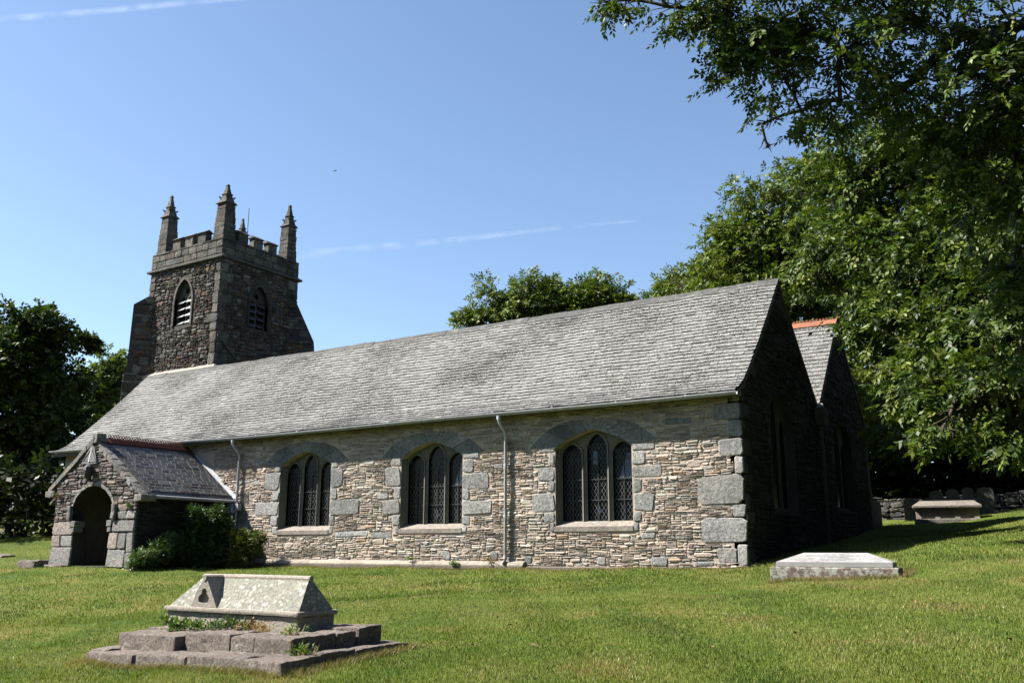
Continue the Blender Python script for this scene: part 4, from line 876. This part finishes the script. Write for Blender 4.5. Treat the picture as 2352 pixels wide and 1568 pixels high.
def tree(name, label, base, blobs, n, leaf, nl, length, droop, colr, trunk_r=.35, fork=None, bark=None, group=None, twigs=8, shell=.5, sag=.06, cat_='tree', lmat=None, jit=.25, spread=.8, twr=.018, clump=0, cs=.3, limb=1.):
    t_ = empty(name, base); tag(t_, label, cat_, group)
    mb = MB(); bz = Vector(base); bl = sorted(blobs, key=lambda q: -q[3])
    cen = Vector(np.average(np.array(blobs)[:, :3], axis=0, weights=np.array(blobs)[:, 3]**2)); top = fork or (bz.x*.6+cen.x*.4, bz.y*.6+cen.y*.4, bz.z*.45+cen.z*.55)
    top = Vector(top); tp = bez(bz-Vector((0, 0, .4)), top, 0, 5, .03)
    mb.tube(tp, [trunk_r*(1.25-.5*i_/5) if i_ else trunk_r*1.6 for i_ in range(6)], 9)
    tr_ = mb.build('trunk', bark or M_bark, t_, smooth=True)
    mb = MB(); cs_ = [Vector(q[:3]) for q in blobs]; order = sorted(range(len(blobs)), key=lambda i_: (cs_[i_]-top).length); par = {}; done = []
    for i_ in order:
        cand = [(-1, (cs_[i_]-top).length*.8)]+[(j, (cs_[i_]-cs_[j]).length+.18*(cs_[j]-top).length) for j in done]; par[i_] = min(cand, key=lambda q: q[1])[0]; done.append(i_)
    load = {i_: 1. for i_ in order}
    for i_ in order[::-1]:
        if par[i_] >= 0: load[par[i_]] += load[i_]
    for k, (x, y, z, r) in enumerate(blobs):
        c_ = cs_[k]; s0 = top if par[k] < 0 else cs_[par[k]]; dist = (c_-s0).length; pts = bez(s0, c_, sag*dist, 6, .10); r0 = limb*min(trunk_r*.6, .035*load[k]**.5+.012*r); r1 = r0*.75
        mb.tube(pts, [r0*(1-i_/6)+r1*i_/6 for i_ in range(7)], 6, cap=False)
        for j in range(int(twigs*max(r, .4))):
            d = Vector(unit(rng.standard_normal(3))); e = c_+Vector((d.x, d.y, d.z*.8))*r*random.uniform(.7, 1.05); q = pts[random.choice((3, 4, 5, 6))]
            p2 = bez(q, e, .05*r, 4, .12); mb.tube(p2, [twr*(1.2+r*.4)*(1-.75*i_/4) for i_ in range(5)], 4, cap=False)
    mb.build('branches', bark or M_bark, t_, smooth=True, fix=False)
    P, D, k = blob_points(blobs, n, shell, clump=clump, cs=cs)
    V, Q, C = sprays(P, D, leaf, nl, length, droop, colr, jit, spread)
    link('crown', np_mesh('crown', V, Q, C), lmat or M_leaf, t_); return t_
BL={
 'TB':[(1.50,6.59,11.18,1.60),(3.05,5.85,11.78,1.80),(4.27,6.01,10.36,2.00),(5.55,5.11,9.40,2.20),(1.65,6.7,9.25,1.30),(3.02,5.85,8.76,2.00),(4.56,5.04,7.53,2.20),(5.61,4.12,6.23,2.20),(2.5,6.57,6.3,0.7),(3.05,4.5,6.3,1.35),(3.80,3.94,5.54,1.80),(4.99,3.07,4.71,1.90),(3.5,2.85,4.11,0.85),(4.47,1.00,3.6,1.10),(5.6,1.30,3.5,1.10),(4.15,-0.04,2.65,0.50),(2.5,5.7,4.6,0.5),(2.09,5.69,3.42,0.50),(0.50,7.40,9.10,1.30)],
 'TA':[(-2.3,15.6,7.2,1.3),(-1.2,16.6,6.2,1.2),(-3.4,16.2,8.2,1.4),(-0.4,18.2,6.6,1.6),(-5.05,19.37,15.79,1.70),(-3.39,20.86,16.80,1.80),(-2.02,21.18,14.91,2.20),(-6.06,19.04,14.19,1.40),(-4.27,19.59,13.19,2.40),(-6.78,18.80,14.68,0.70),(-2.76,21.01,12.28,2.20),(-5.45,19.24,11.64,2.00),(-7.60,19.57,12.68,1.30),(-10.25,21.76,13.23,0.90),(-4.10,21.71,9.92,2.00),(-5.05,19.36,17.41,0.40),(-2.76,21.01,17.80,0.90)],
 'TC':[(1.12,-8.80,9.02,0.32),(9.3,-5.6,8.7,1.3),(10.2,-5.5,10.0,1.7),(10.1,-7.0,8.0,1.2),(11.7,-5,8.8,1.7),(9.6,-4.6,11.2,1.4),(11.2,-4,7.0,1.3),(1.41,-8.60,9.07,0.42),(2.01,-8.33,8.88,0.45),(2.68,-8.09,8.67,0.55),(3.03,-7.97,8.01,0.55),(2.79,-8.05,7.60,0.28),(3.67,-7.78,8.27,0.80),(3.62,-7.80,7.40,0.55),(3.27,-7.89,6.69,0.20),(3.31,-7.88,6.30,0.15),(3.83,-7.74,6.82,0.35),(4.43,-7.61,7.67,0.80),(4.37,-7.62,6.90,0.50),(5.17,-6.97,8.34,0.80),(5.07,-6.99,7.12,0.70),(5.89,-6.89,7.71,0.80),(5.77,-6.40,6.54,0.90),(6.69,-6.85,7.75,0.90),(6.56,-6.85,6.49,1.20),(6.46,-6.35,5.37,1.00),(1.89,-8.93,9.41,0.60),(3.26,-8.42,9.42,0.90),(4.68,-7.56,9.39,1.00),(6.09,-6.88,9.25,1.10),(6.23,-5.87,3.10,0.25),(6.33,-5.86,4.27,0.70)],
 'L':[(-45.76,7.20,12.74,1.98),(-44.91,8.77,13.08,1.71),(-46.08,10.63,12.65,1.19),(-45.44,7.80,10.49,2.64),(-46.76,11.00,10.61,2.11),(-45.50,7.68,7.68,3.17),(-47.44,11.45,7.48,2.24),(-48.25,13.76,4.62,1.45),(-45.25,8.14,4.75,2.90),(-46.46,11.50,4.77,2.64),(-44.80,8.94,2.33,2.11),(-47.25,12.81,2.50,2.11),(-46.54,5.69,10.25,3.30),(-46.29,6.20,5.37,3.30),(-40.65,5.22,4.77,1.06),(-46.10,12.07,12.92,0.66)],
 'L2':[(-57.71,21.66,13.84,1.75),(-58.05,21.12,12.26,2.25),(-57.31,22.26,14.61,1.12),(-56.96,22.79,12.74,2.00),(-57.54,21.92,10.28,2.50)],
 'M1':[(-19.49,21.50,14.52,1.00),(-20.72,20.70,14.01,1.10),(-21.82,19.95,12.99,0.90),(-18.66,22.01,13.76,1.20),(-17.61,22.63,14.25,1.00),(-19.90,21.24,12.76,1.50),(-18.13,22.33,14.89,0.60),(-17.84,22.50,12.25,2.00)],
 'M2':[(-15.89,23.56,14.85,0.80),(-16.33,23.33,13.97,1.10),(-15.04,23.99,14.19,1.00),(-15.60,23.71,12.95,1.50),(-14.50,24.25,13.92,0.40)],
 'M3':[(-12.97,27.13,15.00,0.90),(-11.57,27.69,15.57,1.10),(-12.08,27.49,14.31,1.30),(-13.90,26.73,14.40,0.50),(-10.39,28.13,16.53,1.00),(-10.25,28.18,14.46,1.60)],
}
G1 = ((.065, .095, .014), (.085, .115, .018), (.05, .072, .014), (.11, .125, .026))
G2 = ((.036, .060, .012), (.055, .082, .014), (.085, .105, .018), (.024, .04, .010))
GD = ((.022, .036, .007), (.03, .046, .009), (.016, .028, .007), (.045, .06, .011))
tree('ash_tree', 'rounded bushy ash rising behind the chancel roof', (-4.65, 20.5, 2.4), BL['TA'], 10500, (.20, .085), 9, .36, .25, G1, .45, twigs=9, shell=.35, clump=420, cs=.26)
tree('ash_tree', 'big spreading ash whose foliage hangs down to the right of the east gables', (7.5, 9.6, 1.6), BL['TB'], 14000, (.17, .078), 9, .36, .45, G2, .5, fork=(6.2, 8.0, 7.5), twigs=14, shell=.3, jit=.2, clump=560, cs=.20)
tree('ash_tree', 'near ash with dark twigs overhanging from the top right', (9.6, -5.0, .6), BL['TC'], 11000, (.105, .046), 9, .25, .42, G2, .4, fork=(8.6, -5.8, 7.3), twigs=34, shell=.1, sag=.05, jit=.18, twr=.011, clump=900, cs=.14, limb=.5)
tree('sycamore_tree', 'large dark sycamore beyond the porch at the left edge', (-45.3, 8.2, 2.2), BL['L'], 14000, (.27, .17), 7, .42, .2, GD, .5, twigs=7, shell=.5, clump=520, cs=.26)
tree('tree', 'small olive-green tree between the sycamore and the tower', (-57.5, 22.6, 3), BL['L2'], 2800, (.30, .14), 9, .48, .2, ((.10, .125, .032), (.125, .15, .04), (.08, .105, .026)), .25, shell=.3, clump=150, cs=.25)
tree('tree', 'leafy tree showing above the middle of the long roof', (-19.5, 21.5, 2.9), BL['M1'], 3600, (.22, .09), 9, .4, .15, G1, .3, group='trees behind the roof', shell=.2, twigs=12, clump=150, cs=.25)
tree('tree', 'small round tree right beside the leafy tree above the roof', (-15.7, 23.7, 2.9), BL['M2'], 2000, (.22, .09), 9, .4, .15, G1, .25, group='trees behind the roof', shell=.2, twigs=12, clump=150, cs=.25)
tree('tree', 'low tree edge just left of the big ash behind the roof', (-11.85, 27.6, 3.0), BL['M3'], 4000, (.22, .09), 9, .4, .15, G1, .3, group='trees behind the roof', shell=.2, twigs=10, clump=150, cs=.25)
# far woodland that reads as one mass, plus unseen belts added to block sky
bl = [(x+random.uniform(-1, 1), y+random.uniform(-1.5, 1.5), 2.5+h, 2.6) for x, y in zip(np.linspace(-6, 18, 9), np.linspace(25, 26, 9)) for h in (1, 4, 7)]
bl += [(x+random.uniform(-1, 1), y+random.uniform(-1.5, 1.5), 1.6+h, 2.6) for x, y in zip(np.linspace(-58, -44, 7), np.linspace(-14, 22, 7)) for h in (1, 4)]
bl += [(x+random.uniform(-1, 1), y, 1.2+h, 1.7) for x, y in zip(np.linspace(-47, -40, 4), np.linspace(-6, 8, 4)) for h in (.5, 2.5)]
bl += [(x+random.uniform(-.3, .3), y, z1(x, y)+h, 1.25) for x, y in ((-34, -5.5), (-32.8, -3.8), (-31.8, -2.2), (-31, -.5), (-30.6, 1.2), (-30.4, 2.8)) for h in (.5, 2.2)]
bl += [(random.uniform(8, 20), random.uniform(8, 24), random.uniform(2, 9), 2.4) for k in range(14)]
bl += [(x, 25+random.uniform(-1, 1), 3.2+h, 1.8) for x in np.linspace(-2, 12, 8) for h in (0, 2.2, 4.4)]
bl += [(random.uniform(15, 21), y+random.uniform(-1, 1), z1(17, y)+h, 2.7) for y in np.arange(-26, 22, 3.4) for h in (1.5, 4.5, 8)]  # unseen belt east of the view, added to block sky light
bl += [(x+random.uniform(-1, 1), -44-.012*(x-4)**2*-1+random.uniform(-2, 2), -1+h, 3.2) for x in np.arange(-24, 28, 4.5) for h in (1.5, 5, 8.5)]  # unseen belt behind the camera, added to cut sky fill
bl += [(x, 27+random.uniform(-1, 1), 3.0+h, 2.0) for x in np.linspace(-6, 12, 10) for h in (0, 2.4, 4.8)]
P, D, k = blob_points(bl, 62000, .3); V, Q, C = sprays(P, D, (.34, .2), 5, .5, .3, ((.008, .014, .004), (.012, .018, .005))); o = link('woodland', np_mesh('woodland', V, Q, C), M_leaf); tag(o, 'shade-toned woodland undergrowth behind the churchyard, with unseen tree belts added', 'woodland', kind='stuff')  # near-black leaf colours have the canopy shade put in
# bushes
def bush(label, base, blobs, n, leaf, colr, lmat=None, nl=7, length=.14):
    t_ = empty('bush', base); tag(t_, label, 'bush'); mb = MB()
    for x, y, z, r in blobs:
        for j in range(6):
            d = unit(rng.standard_normal(3)); mb.tube(bez((base[0]+random.uniform(-.2, .2), base[1]+random.uniform(-.2, .2), base[2]-.1), (x+d[0]*r*.8, y+d[1]*r*.8, z+abs(d[2])*r*.8), .1, 4, .08), [.02, .016, .012, .008, .004], 4, cap=False)
    mb.build('stems', M_bark, t_, fix=False)
    P, D, k = blob_points(blobs, n, .35); P[:, 2] = np.maximum(P[:, 2], gz(P[:, 0], P[:, 1])+.02)
    V, Q, C = sprays(P, D, leaf, nl, length, -.1, colr); link('foliage', np_mesh('foliage', V, Q, C), lmat or M_gloss, t_)
bush('low sunlit glossy bush at the front corner of the porch', (-16.6, -3.6, -.14), [(-16.65, -3.65, .1, .26), (-16.6, -3.15, .3, .34), (-16.7, -2.7, .55, .26), (-16.65, -3.85, -.05, .18)], 1700, (.07, .028), ((.045, .085, .02), (.06, .10, .03), (.08, .11, .035)))
bush('tall dark bush against the shaded side of the porch', (-16.5, -1.8, -.14), [(-16.65, -2.2, .4, .5), (-16.65, -1.7, .95, .45), (-16.6, -1.1, .8, .45), (-16.5, -2.0, 1.45, .22), (-16.4, -1.3, 1.5, .22), (-16.4, -1.6, .2, .5), (-16.3, -1.0, 1.15, .2)], 3200, (.08, .032), ((.03, .055, .014), (.04, .07, .018)))
bush('yellow-green bush around the foot of the left drainpipe', (-15.6, -.8, -.14), [(-15.65, -.8, .62, .3), (-15.25, -.62, .72, .22), (-15.7, -.9, .15, .36), (-15.2, -.7, .45, .18), (-15.9, -.9, .75, .22)], 2000, (.06, .026), ((.09, .10, .015), (.07, .10, .02), (.12, .10, .02), (.05, .08, .02)))
# ---- grass
def in_obj(x, y):
    m_ = (x > WX) & (x < .02) & (y > -.17)
    m_ |= (x > PX0-.05) & (x < PX1) & (y > PY)
    m_ |= (x > -4.75) & (x < -.65) & (y > -13.38-.088*(x+.63)) & (y < -11.15)
    m_ |= (x > 1.8) & (x < 3.95) & (y > -4.2+(x-1.82)*.114) & (y < -3.0)
    return m_
PATCH = [(-.9, -8.3, .7), (.2, -8.2, .5), (5.2, -7.9, .6), (2.9, -8.9, .5), (-1.3, -9.7, .4), (4.0, -5.6, .6), (2.9, -4.8, .9), (-.5, -13.7, .5), (-5.0, -13.2, .7), (-7, -4, .8), (2.5, -12.3, .5), (1, -6, .5), (-19.5, -4.3, .6), (4.8, -10.5, .4), (-3.2, -9.6, .5), (-24.3, -2.6, 1.6), (-26.5, -1.2, 1.8), (-23.6, -4.5, .8)]+[(x_, -.55, .55) for x_ in np.arange(-16, 0, 1.1)]
def blades(n, fx, h=(.022, .05), w_=.0035, cols=None, lean=.6):
    x, y = fx(n); k = ~in_obj(x, y); x, y = x[k], y[k]; n = len(x); z = gz(x, y)
    a = rng.uniform(0, 2*math.pi, n); hh = rng.uniform(*h, n); ln_ = rng.uniform(.1, lean, n)*hh; b2 = rng.uniform(0, 2*math.pi, n)
    wx, wy = np.cos(a)*w_, np.sin(a)*w_; d = np.stack([np.cos(b2)*ln_, np.sin(b2)*ln_, hh], 1); p = np.stack([x, y, z-.004], 1); wv = np.stack([wx, wy, wx*0], 1)
    V = np.stack([p-wv, p+wv, p+d*.6+wv*.7, p+d-wv*.1], 1).reshape(-1, 3)
    pat = np.sin(x*1.3+2*np.sin(y*.7))*np.cos(y*1.1+x*.4)+.5*np.sin(x*3.1+y*2.2)+.35*rng.standard_normal(n)
    c = np.array(cols); ci = np.clip(((pat+1.6)/3.2*len(c)).astype(int), 0, len(c)-1); ci = np.where(rng.random(n) < .3, rng.integers(0, len(c), n), ci)
    dp = np.zeros(n)
    for px_, py_, pr_2 in PATCH: dp = np.maximum(dp, np.exp(-(((x-px_)*.8)**2+((y-py_)*1.3)**2)/(pr_2*(1+.35*np.sin(x*5+y*3)))**2))
    dry = rng.random(n) < dp*.75; dc = np.array(((.22, .165, .07), (.17, .13, .055), (.14, .125, .04)))[rng.integers(0, 3, n)]
    C = np.where(dry[:, None], dc, c[ci])*(1+.2*rng.standard_normal((n, 1))); return V, np.arange(len(V)).reshape(-1, 4), np.clip(C, .01, .5)
GC = ((.036, .064, .009), (.060, .094, .012), (.082, .114, .016), (.115, .138, .028), (.19, .17, .065))
cx_, cy_ = 7.1, -20.84
def fan(r0, r1, p=1.0):
    def f(n):
        r = r0*(r1/r0)**(rng.random(n)**p); th = R(90+32.8)+rng.uniform(-R(43), R(43), n); return cx_+r*np.cos(th), cy_+r*np.sin(th)
    return f
parts = [blades(520, fan(9, 22), h=(.05, .11), w_=.0028, cols=((.20, .21, .11), (.16, .18, .07)), lean=1.8), blades(2600, fan(9, 26), h=(.028, .05), w_=.011, cols=((.035, .06, .012), (.05, .075, .02), (.16, .18, .10)), lean=1.2), blades(400000, fan(8.5, 20), cols=GC), blades(230000, fan(19, 42), h=(.03, .06), w_=.007, cols=GC)]
V, Q, C = cat(parts); o = link('grass', np_mesh('grass', V, Q, C), M_blade); tag(o, 'short mown grass with dry patches on the churchyard lawn', 'grass', kind='stuff')
# longer growth along stone edges
def edge(x0_, y0_, x1_, y1_, wd):
    def f(n):
        t_ = rng.random(n); q = rng.standard_normal(n)*wd; L = math.hypot(x1_-x0_, y1_-y0_); nx_, ny_ = (y1_-y0_)/L, -(x1_-x0_)/L
        return x0_+(x1_-x0_)*t_+nx_*np.abs(q), y0_+(y1_-y0_)*t_+ny_*np.abs(q)
    return f
DRY = ((.15, .115, .05), (.12, .10, .04), (.09, .085, .025), (.18, .14, .07), (.06, .075, .016))
def edgeb(n, a, b_, wd, h): return blades(n, edge(*a, *b_, wd), h=h, w_=.003, cols=DRY, lean=1.4)
parts = [edgeb(4200, (-4.75, -13.05), (-.62, -13.42), .09, (.03, .09)), edgeb(2500, (-.6, -13.4), (-.68, -11.1), .09, (.03, .11)), edgeb(3000, (1.8, -4.25), (3.95, -4.0), .12, (.03, .09)), edgeb(9000, (-17, -.22), (0, -.15), .1, (.03, .09)), edgeb(1500, (4.0, -4.0), (3.9, -3), .05, (.04, .1))]
V, Q, C = cat(parts); o = link('dry_grass', np_mesh('dry_grass', V, Q, C), M_blade); tag(o, 'straw-coloured unmown grass along the stones and wall foot', 'dry grass', kind='stuff')
# small weeds growing on the tomb and against walls
def weed(label, x, y, z, r, n, colr, leaf=(.05, .022), up=1, straw=0, group='weeds growing from the stonework', name='weed'):
    P = np.array([x, y, z])+rng.standard_normal((n, 3))*np.array([r, r*.5, r*.25]); P[:, 2] = z+np.abs(P[:, 2]-z)
    D = unit(rng.standard_normal((n, 3))+np.array([0, 0, up])); V, Q, C = sprays(P, D, leaf, 5, .07, -.5, colr, .5); V = V-np.array([x, y, z])
    if straw:
        a = rng.uniform(0, 6.28, straw); h = rng.uniform(.05, .14, straw); p = rng.standard_normal((straw, 3))*np.array([r, r*.4, 0]); e = p+np.stack([np.cos(a)*h*.5, np.sin(a)*h*.5, h], 1); wv = np.array([.003, 0, 0])
        V2 = np.stack([p-wv, p+wv, e+wv*.3, e-wv*.3], 1).reshape(-1, 3); c2 = np.array(((.28, .21, .10), (.2, .17, .08)))[rng.integers(0, 2, straw)]
        V, Q, C = cat([(V, Q, C), (V2, np.arange(len(V2)).reshape(-1, 4), c2)])
    o = link(name, np_mesh(name, V, Q, C), M_leaf); o.location = (x, y, z); tag(o, label, 'weed', group)
WG = ((.07, .12, .02), (.10, .14, .03), (.05, .09, .02)); WR = ((.12, .08, .03), (.07, .1, .03), (.18, .08, .04))
weed('tall leafy weed at the left of the tomb base', -3.85, -12.28, midz(-3.85, -12.3), .11, 45, WG, (.07, .04))
weed('spreading green weed under the gablet of the tomb', -3.45, -12.25, midz(-3.4, -12.3), .10, 60, WG)
weed('dark ivy-like weed along the middle of the tomb base', -2.95, -12.25, midz(-2.9, -12.3), .16, 90, ((.03, .06, .015), (.08, .11, .03)))
weed('reddish weed right of the middle of the tomb base', -2.5, -12.25, midz(-2.5, -12.3), .10, 45, WR)
weed('straw-coloured dead tuft near the right end of the tomb base', -2.15, -12.28, midz(-2.1, -12.3), .07, 10, WR, straw=120)
weed('grassy tuft trailing over the right corner of the upper step', -1.45, -12.5, midz(-1.4, -12.5), .10, 20, WG, straw=50)
weed('bright green tuft at the corner of the lower step', -.95, -12.8, botz(-.95, -12.8), .09, 40, WG, straw=60)
weed('small plant at the foot of the wall under the middle window', -8.05, -.2, -.02, .07, 40, WG, straw=20)
weed('thin tuft on the plinth left of the tall drainpipe', -6.9, -.16, .08, .07, 22, WR, straw=30)
weed('little plant on the plinth right of the middle window sill', -9.6, -.14, .10, .06, 25, WG, straw=10)
weed('dark weed at the foot of the shaded east wall', .25, -.1, -.03, .10, 50, GD, straw=30)
weed('plant sprouting from the joint high on the porch front', -17.45, -3.68, 1.62, .05, 30, WG)
weed('tuft growing under the left kneeler of the porch', -21.1, -3.68, 2.02, .05, 26, WR)
# fallen leaves and long stalks on the lawn
mb = MB(); mb.add([(-.035, 0, .004), (0, -.016, .012), (.04, 0, .006), (0, .016, .014)], [(0, 1, 2, 3)]); 
M_fall = plain('dry_leaf', (.20, .12, .05), .8); lf0 = mb.build('fallen_leaf', M_fall); rr = random.Random(5)
for i_ in range(26):
    o = lf0 if i_ == 0 else lf0.copy()
    if i_: col.objects.link(o)
    r_ = rr.uniform(10.5, 19); th = R(122.8)+rr.uniform(-R(29), R(8)); x, y = cx_+r_*math.cos(th), cy_+r_*math.sin(th); o.location = (x, y, z1(x, y)+.025); o.rotation_euler = (rr.uniform(-.4, .4), rr.uniform(-.4, .4), rr.uniform(0, 6)); o.scale = (rr.uniform(.8, 1.7),)*3
    tag(o, 'small dry brown leaf lying on the lawn', 'fallen leaf', 'fallen leaves scattered on the lawn')
# ---- sky things: contrails and a bird
def contrail(label, a, b_, r0, r1, nm='contrail'):
    mb = MB(); a, b_ = Vector(a), Vector(b_); n = 30
    pts = [a.lerp(b_, i_/n)+Vector((0, 0, 2.5*math.sin(i_*.35))) for i_ in range(n+1)]
    mb.tube(pts, [(r0*(1-i_/n)+r1*i_/n)*(1+.06*math.sin(i_*.9)) for i_ in range(n+1)], 12, cap=False); o = mb.build(nm, M_con, None, smooth=True); tag(o, label, 'contrail'); o.visible_shadow = True; return o
cv = Vector((7.1, -20.84, .378))
def far(v, d): return cv+Vector(v).normalized()*d
contrail('bright straight contrail crossing the upper left corner', far((-2150, 850, 1150), 5000), far((-1440, 1370, 1275), 5200), 20, 15)
contrail('faint wavy contrail low beside the tower', far((-1530, 1420, 655), 5000), far((-840, 1855, 742), 5600), 26, 8)
mb = MB(); prof_ = [(-.2, .0), (-.14, .03), (0, .05), (.14, .045), (.22, .03), (.27, .005)]
mb.tube([(p[0], 0, 0) for p in prof_], [max(p[1], .004) for p in prof_], 8)
for s_ in (-1, 1): mb.add([(.10, s_*.03, .02), (-.05, s_*.03, .02), (-.08, s_*.28, .10), (-.04, s_*.5, .06), (.06, s_*.28, .11)], [(0, 1, 2, 3, 4)]); 
mb.add([(-.18, 0, .0), (-.30, .05, 0), (-.30, -.05, 0)], [(0, 1, 2)])
o = mb.build('bird', M_iron); o.location = (-48.9, 36.3, 33.9); o.rotation_euler = (.5, -.3, .6); o.scale = (.8,)*3; tag(o, 'small dark bird gliding high right of the tower', 'bird')
